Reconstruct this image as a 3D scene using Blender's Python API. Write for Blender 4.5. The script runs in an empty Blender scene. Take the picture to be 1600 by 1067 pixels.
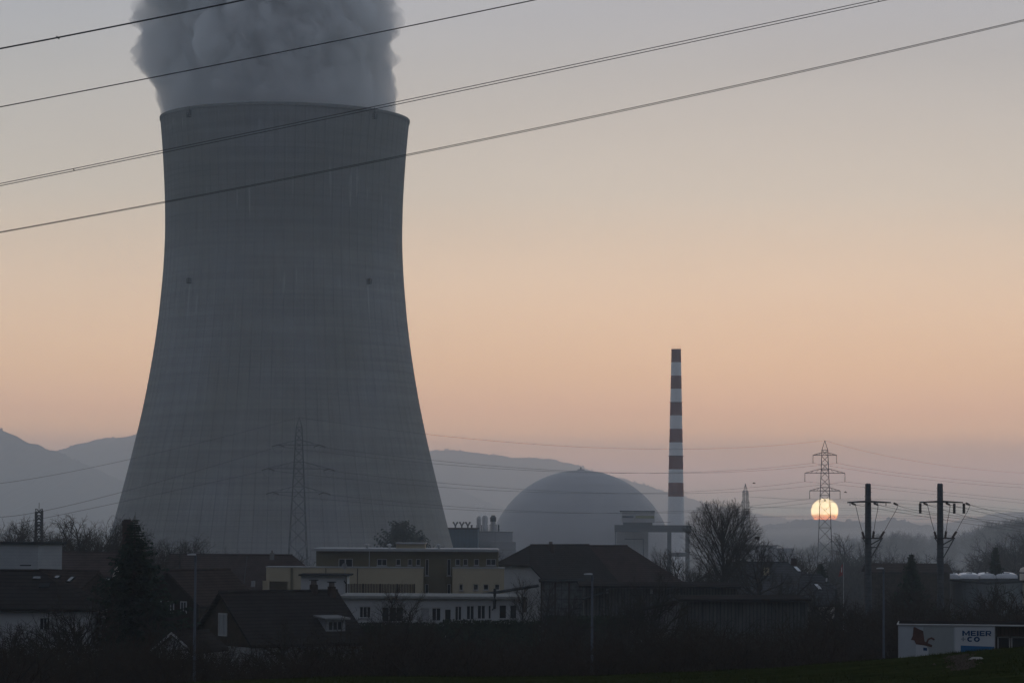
import bpy, math, random
from math import sin, cos, tan, tan as tan_, pi, radians, sqrt, atan2, hypot
from mathutils import Vector, Matrix, noise

# ------------------------------------------------------------------ camera, world, sun, exposure
scn = bpy.context.scene
EYE = 31.0                                   # the eye is 31 m above the valley floor (z = 0)
FPX = 4540.0                                 # focal length in photo pixels (1600 wide)
PITCH, ROLL = radians(3.487), radians(0.30)
RC = Matrix.Rotation(pi/2 + PITCH, 3, 'X') @ Matrix.Rotation(ROLL, 3, 'Z')

def P(px, py, Y):
    """World point seen at photo pixel (px, py), Y metres ahead."""
    d = RC @ Vector(((px-800)/FPX, (533.5-py)/FPX, -1))
    return Vector((d.x, d.y, d.z))*(Y/d.y) + Vector((0, 0, EYE))

cam = bpy.data.cameras.new('camera')
camo = bpy.data.objects.new('camera', cam)
scn.collection.objects.link(camo)
camo.matrix_world = Matrix.Translation((0, 0, EYE)) @ RC.to_4x4()
cam.sensor_width = 36; cam.lens = 36*FPX/1600
cam.clip_start = 0.5; cam.clip_end = 120000
scn.camera = camo

scn.render.engine = 'CYCLES'
cy = scn.cycles
cy.max_bounces = 6; cy.diffuse_bounces = 2; cy.glossy_bounces = 2; cy.transmission_bounces = 4
cy.transparent_max_bounces = 8; cy.volume_bounces = 3
cy.use_denoising = True
try: cy.denoiser = 'OPENIMAGEDENOISE'
except Exception: pass
scn.view_settings.view_transform = 'Standard'; scn.view_settings.look = 'None'
scn.view_settings.exposure = 0; scn.view_settings.gamma = 1

SUN_AZ = math.atan((1288.5-800)/FPX)         # clockwise from +Y
SUN_EL = radians(1.6)

def lin(r, g, b):
    f = lambda c: (c/255/12.92) if c/255 <= 0.04045 else ((c/255+0.055)/1.055)**2.4
    return (f(r), f(g), f(b))

world = bpy.data.worlds.new('World'); scn.world = world; world.use_nodes = True
wn, wl = world.node_tree.nodes, world.node_tree.links
wn.clear()
def W(t, **k):
    n = wn.new(t)
    for a, b in k.items(): setattr(n, a, b)
    return n
def wmath(op, a, b=None, clamp=False):
    n = W('ShaderNodeMath', operation=op, use_clamp=clamp)
    for i, v in enumerate((a, b)):
        if v is None: continue
        if hasattr(v, 'links'): wl.new(v, n.inputs[i])
        else: n.inputs[i].default_value = v
    return n.outputs[0]
wtc = W('ShaderNodeTexCoord'); wsep = W('ShaderNodeSeparateXYZ')
wl.new(wtc.outputs['Generated'], wsep.inputs[0])
wz = wsep.outputs['Z']
wf = wmath('SQRT', wmath('MAXIMUM', wz, 0.0))
# the western sky by elevation: (elevation in degrees, colour)
SKY_WEST = [(0.21, (0.274, 0.683, 0.771)), (0.91, (1.322, 1.235, 1.42)), (1.73, (1.8, 1.303, 0.792)), (2.1, (1.494, 1.028, 0.647)), (2.86, (1.274, 0.917, 0.56)), (4.5, (0.967, 0.787, 0.584)), (6.4, (0.649, 0.628, 0.56)), (8.9, (0.452, 0.474, 0.486)), (10.0, (0.419, 0.455, 0.503)), (16, (0.46, 0.51, 0.59)), (40, (0.36, 0.42, 0.52)), (90, (0.2, 0.23, 0.3))]
SKY_EAST = [(0.0, (0.125, 0.14, 0.18)), (6, (0.155, 0.17, 0.22)), (20, (0.175, 0.195, 0.25)), (90, (0.185, 0.215, 0.28))]
def wramp(stops):
    r = W('ShaderNodeValToRGB'); r.color_ramp.interpolation = 'EASE' if False else 'LINEAR'
    el = r.color_ramp.elements
    while len(el) < len(stops): el.new(0.5)
    for e, (d, c) in zip(el, stops):
        e.position = sqrt(sin(radians(d))); e.color = (*c, 1)
    wl.new(wf, r.inputs[0]); return r.outputs[0]
west, east = wramp(SKY_WEST), wramp(SKY_EAST)
wdot = wmath('ADD', wmath('MULTIPLY', wsep.outputs['X'], sin(SUN_AZ)), wmath('MULTIPLY', wsep.outputs['Y'], cos(SUN_AZ)))
wmr = W('ShaderNodeMapRange', interpolation_type='SMOOTHSTEP')
wl.new(wdot, wmr.inputs[0]); wmr.inputs[1].default_value = -0.35; wmr.inputs[2].default_value = 0.85
wmix = W('ShaderNodeMix', data_type='RGBA')
wl.new(wmr.outputs[0], wmix.inputs[0]); wl.new(east, wmix.inputs[6]); wl.new(west, wmix.inputs[7])
# thin high veil: very soft streaks in the upper sky
wvm = W('ShaderNodeMapping'); wvm.inputs['Scale'].default_value = (2.2, 2.2, 9.0)
wl.new(wtc.outputs['Generated'], wvm.inputs[0])
wns = W('ShaderNodeTexNoise'); wns.inputs['Scale'].default_value = 2.0; wns.inputs['Detail'].default_value = 3
wl.new(wvm.outputs[0], wns.inputs[0])
wmr2 = W('ShaderNodeMapRange'); wl.new(wns.outputs[0], wmr2.inputs[0])
wmr2.inputs[1].default_value = 0.3; wmr2.inputs[2].default_value = 0.7; wmr2.inputs[3].default_value = 0.955; wmr2.inputs[4].default_value = 1.045
wbg = W('ShaderNodeBackground'); wl.new(wmix.outputs[2], wbg.inputs[0]); wl.new(wmr2.outputs[0], wbg.inputs[1])
wsky = W('ShaderNodeTexSky', sky_type='NISHITA'); wsky.sun_disc = False
wsky.sun_elevation = SUN_EL; wsky.sun_rotation = SUN_AZ
wbg2 = W('ShaderNodeBackground'); wl.new(wsky.outputs[0], wbg2.inputs[0]); wbg2.inputs[1].default_value = 0.008
wadd = W('ShaderNodeAddShader'); wl.new(wbg.outputs[0], wadd.inputs[0]); wl.new(wbg2.outputs[0], wadd.inputs[1])
wout = W('ShaderNodeOutputWorld'); wl.new(wadd.outputs[0], wout.inputs[0])

sl = bpy.data.lights.new('sun_lamp', 'SUN'); sl.energy = 0.22; sl.angle = radians(0.53); sl.color = (1.0, 0.52, 0.25)
slo = bpy.data.objects.new('sun_lamp', sl); scn.collection.objects.link(slo)
slo.location = (300, 1500, 400)
slo.rotation_euler = Vector((sin(SUN_AZ)*cos(SUN_EL), cos(SUN_AZ)*cos(SUN_EL), sin(SUN_EL))).to_track_quat('Z', 'Y').to_euler()

# ------------------------------------------------------------------ materials
def mat(name, col, rough=0.85, var=0.25, scale=1.0, detail=5, bump=0.0, bands=None, spec=0.10, col2=None, stretch=(1, 1, 1), metal=0.0):
    """Noise-varied surface. bands = (axis, period m, depth 0..1, softness) adds courses / slats / seams."""
    m = bpy.data.materials.new(name); m.use_nodes = True
    nt = m.node_tree; n, l = nt.nodes, nt.links
    b = n['Principled BSDF']; b.inputs['Roughness'].default_value = rough; b.inputs['Metallic'].default_value = metal
    b.inputs['Specular IOR Level'].default_value = spec
    tc = n.new('ShaderNodeTexCoord'); mp = n.new('ShaderNodeMapping'); mp.inputs['Scale'].default_value = stretch
    l.new(tc.outputs['Object'], mp.inputs[0])
    ns = n.new('ShaderNodeTexNoise'); ns.inputs['Scale'].default_value = scale; ns.inputs['Detail'].default_value = detail; ns.inputs['Roughness'].default_value = 0.65
    l.new(mp.outputs[0], ns.inputs[0])
    mx = n.new('ShaderNodeMix'); mx.data_type = 'RGBA'
    mr = n.new('ShaderNodeMapRange'); mr.inputs[1].default_value = 0.3; mr.inputs[2].default_value = 0.7
    l.new(ns.outputs[0], mr.inputs[0]); l.new(mr.outputs[0], mx.inputs[0])
    c2 = col2 or tuple(c*(1+var) for c in col)
    mx.inputs[6].default_value = (*[c*(1-var) for c in col], 1); mx.inputs[7].default_value = (*c2, 1)
    out = mx.outputs[2]
    h = ns.outputs[0]
    if bands:
        for (ax, per, dep, soft) in (bands if isinstance(bands, list) else [bands]):
            sp = n.new('ShaderNodeSeparateXYZ'); l.new(tc.outputs['Object'], sp.inputs[0])
            mo = n.new('ShaderNodeMath'); mo.operation = 'PINGPONG'; l.new(sp.outputs[ax], mo.inputs[0]); mo.inputs[1].default_value = per/2
            sr = n.new('ShaderNodeMapRange'); l.new(mo.outputs[0], sr.inputs[0]); sr.inputs[1].default_value = 0; sr.inputs[2].default_value = per/2*soft
            sr.inputs[3].default_value = 1-dep; sr.inputs[4].default_value = 1
            mm = n.new('ShaderNodeMix'); mm.data_type = 'RGBA'; mm.blend_type = 'MULTIPLY'; mm.inputs[0].default_value = 1
            l.new(out, mm.inputs[6]); l.new(sr.outputs[0], mm.inputs[7]); out = mm.outputs[2]
            h = sr.outputs[0]
    l.new(out, b.inputs['Base Color'])
    if bump:
        bp = n.new('ShaderNodeBump'); bp.inputs['Strength'].default_value = 0.6; bp.inputs['Distance'].default_value = bump
        l.new(h, bp.inputs['Height']); l.new(bp.outputs[0], b.inputs['Normal'])
    return m

M = {}
M['bark'] = mat('bark', (0.040, 0.035, 0.031), 0.95, 0.3, 3, spec=0.0)
M['twig'] = mat('twig', (0.044, 0.037, 0.031), 0.95, 0.3, 2, spec=0.0)
M['twig_red'] = mat('twig_red', (0.046, 0.035, 0.027), 0.95, 0.35, 2, spec=0.0)
M['needle'] = mat('needle', (0.022, 0.036, 0.024), 0.8, 0.5, 1.2, spec=0.0)
M['needle_pale'] = mat('needle_pale', (0.030, 0.042, 0.028), 0.8, 0.5, 1.2, spec=0.0)
M['leafbush'] = mat('leafbush', (0.026, 0.034, 0.020), 0.8, 0.5, 2, spec=0.0)
M['white_wall'] = mat('white_wall', (0.40, 0.405, 0.41), 0.9, 0.07, 0.6, stretch=(1, 1, .4))
M['cream_wall'] = mat('cream_wall', (0.36, 0.34, 0.31), 0.9, 0.08, 0.6)
M['grey_wall'] = mat('grey_wall', (0.30, 0.31, 0.32), 0.9, 0.08, 0.7, bands=('Z', .3, .12, .25))
M['tan_wall'] = mat('tan_wall', (0.36, 0.31, 0.22), 0.9, 0.06, 0.5)
M['olive_wall'] = mat('olive_wall', (0.125, 0.108, 0.07), 0.9, 0.08, 0.5)
M['wood_dark'] = mat('wood_dark', (0.055, 0.042, 0.032), 0.85, 0.3, 1.5, bands=('X', .22, .6, .3), bump=.02, spec=0.0)
M['wood_grey'] = mat('wood_grey', (0.085, 0.088, 0.085), 0.85, 0.35, 1.2, bands=('X', .30, .6, .35), bump=.02, stretch=(2, 2, .3), spec=0.0)
M['mesh_grey'] = mat('mesh_grey', (0.12, 0.125, 0.13), 0.8, 0.4, 2, bands=[('X', .9, .5, .15), ('Z', .9, .5, .15)])
M['roof_brown'] = mat('roof_brown', (0.042, 0.031, 0.027), 0.85, 0.28, 1.0, bands=('Z', .24, .5, .5), bump=.03, spec=0.0)
M['roof_red'] = mat('roof_red', (0.052, 0.037, 0.034), 0.85, 0.25, 1.0, bands=('Z', .24, .5, .5), bump=.03, spec=0.0)
M['roof_dark'] = mat('roof_dark', (0.030, 0.026, 0.025), 0.8, 0.25, 1.0, bands=('Z', .24, .45, .5), bump=.03, spec=0.0)
M['roof_slate'] = mat('roof_slate', (0.065, 0.066, 0.072), 0.7, 0.2, 1.0, bands=('Z', .3, .4, .5), bump=.03, spec=0.0)
M['gravel_roof'] = mat('gravel_roof', (0.22, 0.22, 0.21), 0.95, 0.2, 3, spec=0.0)
M['trim_dark'] = mat('trim_dark', (0.030, 0.032, 0.034), 0.9, 0.15, 2, spec=0.0)
M['trim_light'] = mat('trim_light', (0.27, 0.275, 0.28), 0.5, 0.1, 2)
M['frame_white'] = mat('frame_white', (0.42, 0.42, 0.42), 0.5, 0.06, 3)
M['glass'] = mat('glass', (0.018, 0.021, 0.025), 0.08, 0.2, .7, spec=0.5)
M['skylight'] = mat('skylight', (0.05, 0.055, 0.06), 0.05, 0.1, 1, spec=1.0, metal=.6)
M['shutter'] = mat('shutter', (0.28, 0.29, 0.30), 0.7, 0.1, 1, bands=('Z', .08, .4, .4))
M['blind_pale'] = mat('blind_pale', (0.20, 0.195, 0.18), 0.9, 0.12, 2)
M['brick'] = mat('brick', (0.052, 0.036, 0.031), 0.9, 0.3, 4, bands=('Z', .25, .35, .3))
M['render_grey'] = mat('render_grey', (0.15, 0.15, 0.15), 0.9, 0.2, 2)
M['clay_pot'] = mat('clay_pot', (0.12, 0.10, 0.09), 0.8, 0.2, 5)
M['steel'] = mat('steel', (0.10, 0.105, 0.11), 0.8, 0.2, 1)
M['steel_dark'] = mat('steel_dark', (0.045, 0.047, 0.050), 0.8, 0.25, 1, spec=.1)
M['galv'] = mat('galv', (0.30, 0.31, 0.32), 0.45, 0.15, 1, metal=0.4)
M['insul'] = mat('insul', (0.050, 0.035, 0.030), 0.3, 0.2, 3)
M['cable'] = mat('cable', (0.060, 0.060, 0.062), 0.55, 0.1, 1)
M['pole_conc'] = mat('pole_conc', (0.070, 0.074, 0.080), 0.85, 0.25, 1.2, bands=('Z', .45, .25, .3))
M['lamp_grey'] = mat('lamp_grey', (0.070, 0.080, 0.098), 0.7, 0.12, 1, metal=0.0)
M['dome_conc'] = mat('dome_conc', (0.37, 0.37, 0.38), 0.55, 0.05, 0.06)
M['plant_conc'] = mat('plant_conc', (0.36, 0.36, 0.37), 0.85, 0.08, 0.08, bands=[('Z', 7.0, .25, .06), ('X', 9.0, .2, .05)])
M['plant_blue'] = mat('plant_blue', (0.070, 0.115, 0.155), 0.7, 0.08, 0.1, bands=('X', 1.2, .18, .3))
M['plant_steel'] = mat('plant_steel', (0.060, 0.070, 0.082), 0.7, 0.15, 0.2)
M['stripe'] = mat('stripe', (0.20, 0.21, 0.10), 0.7, 0.1, 0.2)
M['stack_white'] = mat('stack_white', (0.76, 0.77, 0.78), 0.8, 0.06, 0.08, stretch=(1, 1, .1))
M['stack_red'] = mat('stack_red', (0.17, 0.052, 0.050), 0.8, 0.12, 0.08, stretch=(1, 1, .1))
M['hall_wall'] = mat('hall_wall', (0.085, 0.10, 0.115), 0.6, 0.1, 0.3, bands=('X', .6, .3, .3))
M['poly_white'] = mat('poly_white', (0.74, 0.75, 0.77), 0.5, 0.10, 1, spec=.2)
M['cream_tank'] = mat('cream_tank', (0.62, 0.55, 0.47), 0.5, 0.1, .5)
M['sign_white'] = mat('sign_white', (0.45, 0.47, 0.49), 0.5, 0.04, .4)
M['sign_grey'] = mat('sign_grey', (0.26, 0.28, 0.28), 0.5, 0.10, .3)
M['sign_pale'] = mat('sign_pale', (0.36, 0.385, 0.41), 0.5, 0.10, .3)
M['plus_grey'] = mat('plus_grey', (0.20, 0.23, 0.27), 0.5, 0.05, 1)
M['sign_blue'] = mat('sign_blue', (0.020, 0.115, 0.26), 0.5, 0.06, 1)
M['sign_navy'] = mat('sign_navy', (0.010, 0.050, 0.13), 0.5, 0.06, 1)
M['sign_brown'] = mat('sign_brown', (0.085, 0.040, 0.033), 0.6, 0.35, 1.5)
M['flag_red'] = mat('flag_red', (0.20, 0.045, 0.045), 0.8, 0.15, 2)
M['bird'] = mat('bird', (0.03, 0.03, 0.03), 0.8, 0.1, 1)
M['nest'] = mat('nest', (0.03, 0.024, 0.018), 0.95, 0.4, 4)
M['stone'] = mat('stone', (0.30, 0.29, 0.27), 0.9, 0.2, 5)
M['earth'] = mat('earth', (0.060, 0.046, 0.036), 0.95, 0.4, 5, bump=.05)
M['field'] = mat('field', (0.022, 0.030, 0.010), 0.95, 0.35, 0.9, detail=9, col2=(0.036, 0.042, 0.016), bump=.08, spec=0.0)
M['blade'] = mat('blade', (0.026, 0.036, 0.012), 0.8, 0.4, 0.8, col2=(0.050, 0.054, 0.022), spec=0.0)
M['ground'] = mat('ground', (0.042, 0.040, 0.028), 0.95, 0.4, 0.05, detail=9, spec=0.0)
M['forest'] = mat('forest', (0.045, 0.045, 0.042), 0.95, 0.45, 0.012, detail=8, spec=0.0)

def concrete_tower():
    m = bpy.data.materials.new('tower_concrete'); m.use_nodes = True
    n, l = m.node_tree.nodes, m.node_tree.links
    b = n['Principled BSDF']; b.inputs['Roughness'].default_value = 0.9; b.inputs['Specular IOR Level'].default_value = 0.2
    tc = n.new('ShaderNodeTexCoord'); sp = n.new('ShaderNodeSeparateXYZ'); l.new(tc.outputs['Object'], sp.inputs[0])
    def mth(op, a, b_=None, c_=None, clamp=False):
        k = n.new('ShaderNodeMath'); k.operation = op; k.use_clamp = clamp
        for i, v in enumerate((a, b_, c_)):
            if v is None: continue
            if hasattr(v, 'links'): l.new(v, k.inputs[i])
            else: k.inputs[i].default_value = v
        return k.outputs[0]
    def rng(v, a, b_, c_, d, smooth=False):
        k = n.new('ShaderNodeMapRange'); l.new(v, k.inputs[0])
        if smooth: k.interpolation_type = 'SMOOTHSTEP'
        for i, x in enumerate((a, b_, c_, d)): k.inputs[i+1].default_value = x
        return k.outputs[0]
    z = sp.outputs['Z']
    ang = mth('ARCTAN2', sp.outputs['X'], mth('MULTIPLY', sp.outputs['Y'], -1))
    def line(v, per, width, depth):
        return rng(mth('PINGPONG', v, per/2), 0, width, 1-depth, 1)
    def tex(vx, vy, scale, det=4, rough=.6, seed=0):
        cb = n.new('ShaderNodeCombineXYZ'); l.new(vx, cb.inputs[0]); l.new(vy, cb.inputs[1]); cb.inputs[2].default_value = seed
        t = n.new('ShaderNodeTexNoise'); l.new(cb.outputs[0], t.inputs[0]); t.inputs['Scale'].default_value = scale; t.inputs['Detail'].default_value = det; t.inputs['Roughness'].default_value = rough
        return t.outputs[0]
    a40 = mth('MULTIPLY', ang, 40)          # about metres along the wall
    zs = mth('MULTIPLY', z, 0.10)
    drip = tex(a40, zs, 0.55, 5, .7)
    blot = tex(a40, z, 0.035, 4, .6, 7)
    lift = tex(mth('MULTIPLY', a40, 0.04), z, 0.55, 2, .5, 3)
    v = mth('MULTIPLY', rng(drip, .3, .7, .90, 1.10), rng(blot, .3, .7, .85, 1.15))
    v = mth('MULTIPLY', v, rng(lift, .3, .7, .90, 1.10))
    # weathered top section: algae-dark above the throat, its lower edge ragged
    edge = mth('ADD', z, mth('MULTIPLY', mth('SUBTRACT', blot, .5), 22))
    v = mth('MULTIPLY', v, rng(edge, 100, 122, 1.0, .76, True))
    worn = rng(tex(mth('MULTIPLY', a40, .5), z, 0.05, 3, .6, 21), .38, .62, .25, 1.0)
    joints = mth('MULTIPLY', line(ang, 2*pi/78, 0.0055, .21), mth('MULTIPLY', line(ang, 2*pi/234, 0.003, .12), line(z, 1.5, .16, .15)))
    v = mth('MULTIPLY', v, mth('SUBTRACT', 1.0, mth('MULTIPLY', mth('SUBTRACT', 1.0, joints), worn)))
    soot = mth('MULTIPLY', rng(drip, .45, .72, 0, .32), rng(edge, 108, 146, 0, 1))
    v = mth('MULTIPLY', v, mth('SUBTRACT', 1.0, soot))
    # pale lime runs
    runs = tex(mth('MULTIPLY', a40, 1.0), mth('MULTIPLY', z, .055), 0.8, 1, .4, 11)
    patch = tex(mth('MULTIPLY', a40, .3), z, 0.07, 2, .5, 15)
    rm = mth('MULTIPLY', rng(runs, .665, .72, 0, 1), mth('MULTIPLY', rng(patch, .50, .58, 0, 1), rng(z, 78, 92, 0, 1)))
    v = mth('ADD', v, mth('MULTIPLY', rm, .34))
    for a0 in (-.768, .820):                  # lime streaks washed down below the two lower light galleries
        st = mth('MULTIPLY', rng(mth('ABSOLUTE', mth('SUBTRACT', ang, a0)), .006, .014, 1, 0), mth('MULTIPLY', rng(z, 82, 94, 0, 1), rng(z, 97.5, 98.5, 1, 0)))
        v = mth('ADD', v, mth('MULTIPLY', st, mth('MULTIPLY', rng(drip, .3, .6, .25, 1), .38)))
    cm = n.new('ShaderNodeMix'); cm.data_type = 'RGBA'; l.new(rng(blot, .35, .65, 0, 1), cm.inputs[0])
    cm.inputs[6].default_value = (.245, .240, .218, 1); cm.inputs[7].default_value = (.222, .224, .228, 1)
    mu = n.new('ShaderNodeMix'); mu.data_type = 'RGBA'; mu.blend_type = 'MULTIPLY'; mu.inputs[0].default_value = 1
    l.new(cm.outputs[2], mu.inputs[6]); l.new(v, mu.inputs[7]); l.new(mu.outputs[2], b.inputs['Base Color'])
    return m
M['tower'] = concrete_tower()

def volume(name, col, dens, absorb=(1, 1, 1), g=0.0):
    m = bpy.data.materials.new(name); m.use_nodes = True
    n, l = m.node_tree.nodes, m.node_tree.links
    n.clear(); o = n.new('ShaderNodeOutputMaterial'); v = n.new('ShaderNodeVolumePrincipled')
    v.inputs['Color'].default_value = (*col, 1); v.inputs['Density'].default_value = dens
    v.inputs['Absorption Color'].default_value = (*absorb, 1); v.inputs['Anisotropy'].default_value = g
    l.new(v.outputs[0], o.inputs['Volume']); return m
M['haze'] = volume('haze_air', (0.78, 0.90, 1.0), 1.9e-4, g=0.55)
M['steam'] = volume('steam_vapour', (0.96, 0.965, 0.98), 0.15, (.3, .3, .3))
M['wisp'] = volume('wisp_vapour', (0.95, 0.96, 0.98), 0.05, (.3, .3, .3))

def emis(name, col, s):
    m = bpy.data.materials.new(name); m.use_nodes = True
    n, l = m.node_tree.nodes, m.node_tree.links
    n.clear(); o = n.new('ShaderNodeOutputMaterial'); e = n.new('ShaderNodeEmission')
    e.inputs[0].default_value = (*col, 1); e.inputs[1].default_value = s
    l.new(e.outputs[0], o.inputs[0]); return m

# ------------------------------------------------------------------ helpers
COL = scn.collection
class MB:
    """Collects faces; build() links them as ONE mesh object."""
    def __init__(s): s.v = []; s.f = []; s.m = []; s.mi = 0
    def face(s, pts):
        i = len(s.v); s.v += [tuple(p) for p in pts]; s.f.append(tuple(range(i, i+len(pts)))); s.m.append(s.mi)
    def mesh(s, vs, fs):
        i = len(s.v); s.v += [tuple(p) for p in vs]; s.f += [tuple(i+k for k in f) for f in fs]; s.m += [s.mi]*len(fs)
    def box(s, x0, x1, y0, y1, z0, z1):
        s.mesh([(x0,y0,z0),(x1,y0,z0),(x1,y1,z0),(x0,y1,z0),(x0,y0,z1),(x1,y0,z1),(x1,y1,z1),(x0,y1,z1)],
               [(0,3,2,1),(4,5,6,7),(0,1,5,4),(1,2,6,5),(2,3,7,6),(3,0,4,7)])
    def tube(s, pts, rad, n=5, cap=True):
        pts = [Vector(p) for p in pts]
        if not hasattr(rad, '__len__'): rad = [rad]*len(pts)
        vs, fs = [], []
        for k, p in enumerate(pts):
            d = (pts[min(k+1, len(pts)-1)] - pts[max(k-1, 0)])
            if d.length < 1e-9: d = Vector((0, 0, 1))
            d.normalize()
            a = d.cross(Vector((0, 0, 1)) if abs(d.z) < .9 else Vector((1, 0, 0))).normalized(); b = d.cross(a)
            for j in range(n):
                t = 2*pi*j/n; vs.append(p + (a*cos(t) + b*sin(t))*rad[k])
        for k in range(len(pts)-1):
            for j in range(n):
                j2 = (j+1) % n; fs.append((k*n+j, k*n+j2, (k+1)*n+j2, (k+1)*n+j))
        if cap and n > 3:
            fs.append(tuple(range(n-1, -1, -1))); fs.append(tuple(range((len(pts)-1)*n, len(pts)*n)))
        s.mesh(vs, fs)
    def bar(s, a, b, r): s.tube([a, b], r, 4)
    def lathe(s, prof, n=48, cx=0, cy=0, cap=True):
        vs, fs = [], []
        for r, z in prof:
            for j in range(n): t = 2*pi*j/n; vs.append((cx + r*cos(t), cy + r*sin(t), z))
        for k in range(len(prof)-1):
            for j in range(n):
                j2 = (j+1) % n; fs.append((k*n+j, k*n+j2, (k+1)*n+j2, (k+1)*n+j))
        if cap:
            fs.append(tuple(range(n-1, -1, -1))); fs.append(tuple(range((len(prof)-1)*n, len(prof)*n)))
        s.mesh(vs, fs)
    def slab(s, poly, t):
        """A polygon with thickness t downward."""
        top = [Vector(p) for p in poly]; bot = [p - Vector((0, 0, t)) for p in top]; k = len(top)
        s.face(top); s.face(bot[::-1])
        for i in range(k): j = (i+1) % k; s.face([top[j], top[i], bot[i], bot[j]])
    def wall(s, x0, x1, z0, z1, y, holes=(), deep=0.18):
        """A front wall (facing -y) with real openings and reveals."""
        xs = sorted({x0, x1, *[h[0] for h in holes], *[h[1] for h in holes]})
        zs = sorted({z0, z1, *[h[2] for h in holes], *[h[3] for h in holes]})
        for i in range(len(xs)-1):
            for j in range(len(zs)-1):
                a, b, c, d = xs[i], xs[i+1], zs[j], zs[j+1]; mx, mz = (a+b)/2, (c+d)/2
                if any(h[0] < mx < h[1] and h[2] < mz < h[3] for h in holes): continue
                s.face([(a,y,c),(b,y,c),(b,y,d),(a,y,d)])
        for a, b, c, d in holes:
            e = y+deep
            s.face([(a,y,c),(a,y,d),(a,e,d),(a,e,c)]); s.face([(b,y,d),(b,y,c),(b,e,c),(b,e,d)])
            s.face([(a,y,c),(a,e,c),(b,e,c),(b,y,c)]); s.face([(a,y,d),(b,y,d),(b,e,d),(a,e,d)])
    def build(s, name, m=None, parent=None, smooth=False, mats=None):
        me = bpy.data.meshes.new(name); me.from_pydata(s.v, [], s.f)
        for k in (mats or [m]): me.materials.append(k)
        if mats: me.polygons.foreach_set('material_index', s.m)
        if smooth: me.polygons.foreach_set('use_smooth', [True]*len(me.polygons))
        me.update()
        o = bpy.data.objects.new(name, me); COL.objects.link(o)
        if parent: o.parent = parent
        return o

def tag(o, label=None, cat=None, group=None, kind=None):
    if label: o['label'] = label
    if cat: o['category'] = cat
    if group: o['group'] = group
    if kind: o['kind'] = kind
    return o
def thing(name, loc, label, cat, group=None, rz=0.0):
    o = bpy.data.objects.new(name, None); COL.objects.link(o); o.empty_display_size = 0.5
    o.location = loc; o.rotation_euler = (0, 0, rz)
    return tag(o, label, cat, group)
def dup(root, loc, rz=0, sc=(1, 1, 1), label=None, group=None):
    r = root.copy(); COL.objects.link(r); r.location = loc; r.rotation_euler = (0, 0, rz); r.scale = sc
    if label: r['label'] = label
    if group: r['group'] = group
    for ch in root.children:
        c = ch.copy(); COL.objects.link(c); c.parent = r
        for g in ch.children:
            d = g.copy(); COL.objects.link(d); d.parent = c
    return r

# ------------------------------------------------------------------ terrain
GP = [(-1300, 240), (-800, 220), (-450, 170), (-220, 80), (-110, 38), (-40, 29.5), (0, 29.3), (80, 26.62), (84, 26.40), (92, 25.4), (120, 21.6), (160, 18.6), (200, 17.0), (260, 16.0), (350, 14.5), (450, 9), (560, 1.2), (640, 0), (20000, 0)]  # the rise behind the camera is added to block low eastern sky
CREST = [(-40, -1.2), (-9, -.18), (-4, 0.04), (2.6, 0.10), (7.1, .34), (10.6, .62), (14.1, .98), (40, 2.4)]
def interp(t, x):
    if x <= t[0][0]: return t[0][1]
    for (a, p), (b, q) in zip(t, t[1:]):
        if x <= b: return p + (q-p)*(x-a)/(b-a)
    return t[-1][1]
def gz(x, y):
    z = interp(GP, y)
    w = 1 if y < 84 else max(0, 1-(y-84)/80)
    z += interp(CREST, x*(80/max(y, 40)))*w*min(1, max(0, y)/80)
    if y > 100: z += noise.noise((x*.012, y*.012, 3))*1.0*min(1, (y-100)/100)
    if y < 130: z += noise.noise((x*.35, y*.2, 0))*.05 + noise.noise((x*.09, y*.06, 5))*.05
    return z
mb = MB()
ys = [-1300, -1000, -800, -600, -450, -330, -220, -160, -110, -70, -40, -20, 0, 15, 30, 42] + [48+1.2*i for i in range(38)] + [95, 100, 106, 112, 120, 130, 140, 155, 170, 190, 210, 240, 270, 300, 340, 380, 420, 460, 500, 560, 620, 700, 900, 1300, 2000, 3200, 5000, 8000, 11000, 15200]
vs, fs, ms = [], [], []
NXG = 90
for y in ys:
    w = 22 + max(0, y)*.42 if y < 1300 else min(7300, y*.75)
    if y < 0: w = 22 - y*1.1
    for i in range(NXG+1):
        x = -w + 2*w*i/NXG; vs.append((x, y, gz(x, y)))
for j in range(len(ys)-1):
    for i in range(NXG):
        a = j*(NXG+1)+i; fs.append((a, a+1, a+NXG+2, a+NXG+1)); ms.append(0 if -115 < ys[j] < 94 else 1)
mb.mesh(vs, fs); mb.m = ms
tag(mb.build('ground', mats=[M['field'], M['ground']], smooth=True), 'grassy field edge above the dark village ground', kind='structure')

rnd = random.Random(4)
mb = MB()
for _ in range(42000):                       # short winter grass on the field's edge
    y = 54 + 34*rnd.random()**.8; w = y*.186; x = rnd.uniform(-w, w)
    if noise.noise((x*.5, y*.25, 9)) < -.25 and rnd.random() < .7: continue
    z = gz(x, y) - .01; h = rnd.uniform(.03, .085)*(1.0+.6*noise.noise((x*.7, y*.4, 2))); t = rnd.uniform(0, pi); r = rnd.uniform(.004, .009)
    lx, ly = rnd.gauss(0, .03), rnd.gauss(0, .03)
    dx, dy = cos(t)*r, sin(t)*r
    mb.face([(x-dx, y-dy, z), (x+dx, y+dy, z), (x+lx, y+ly, z+h)])
tag(mb.build('grass', M['blade']), 'short winter grass on the field edge', kind='stuff')

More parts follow.
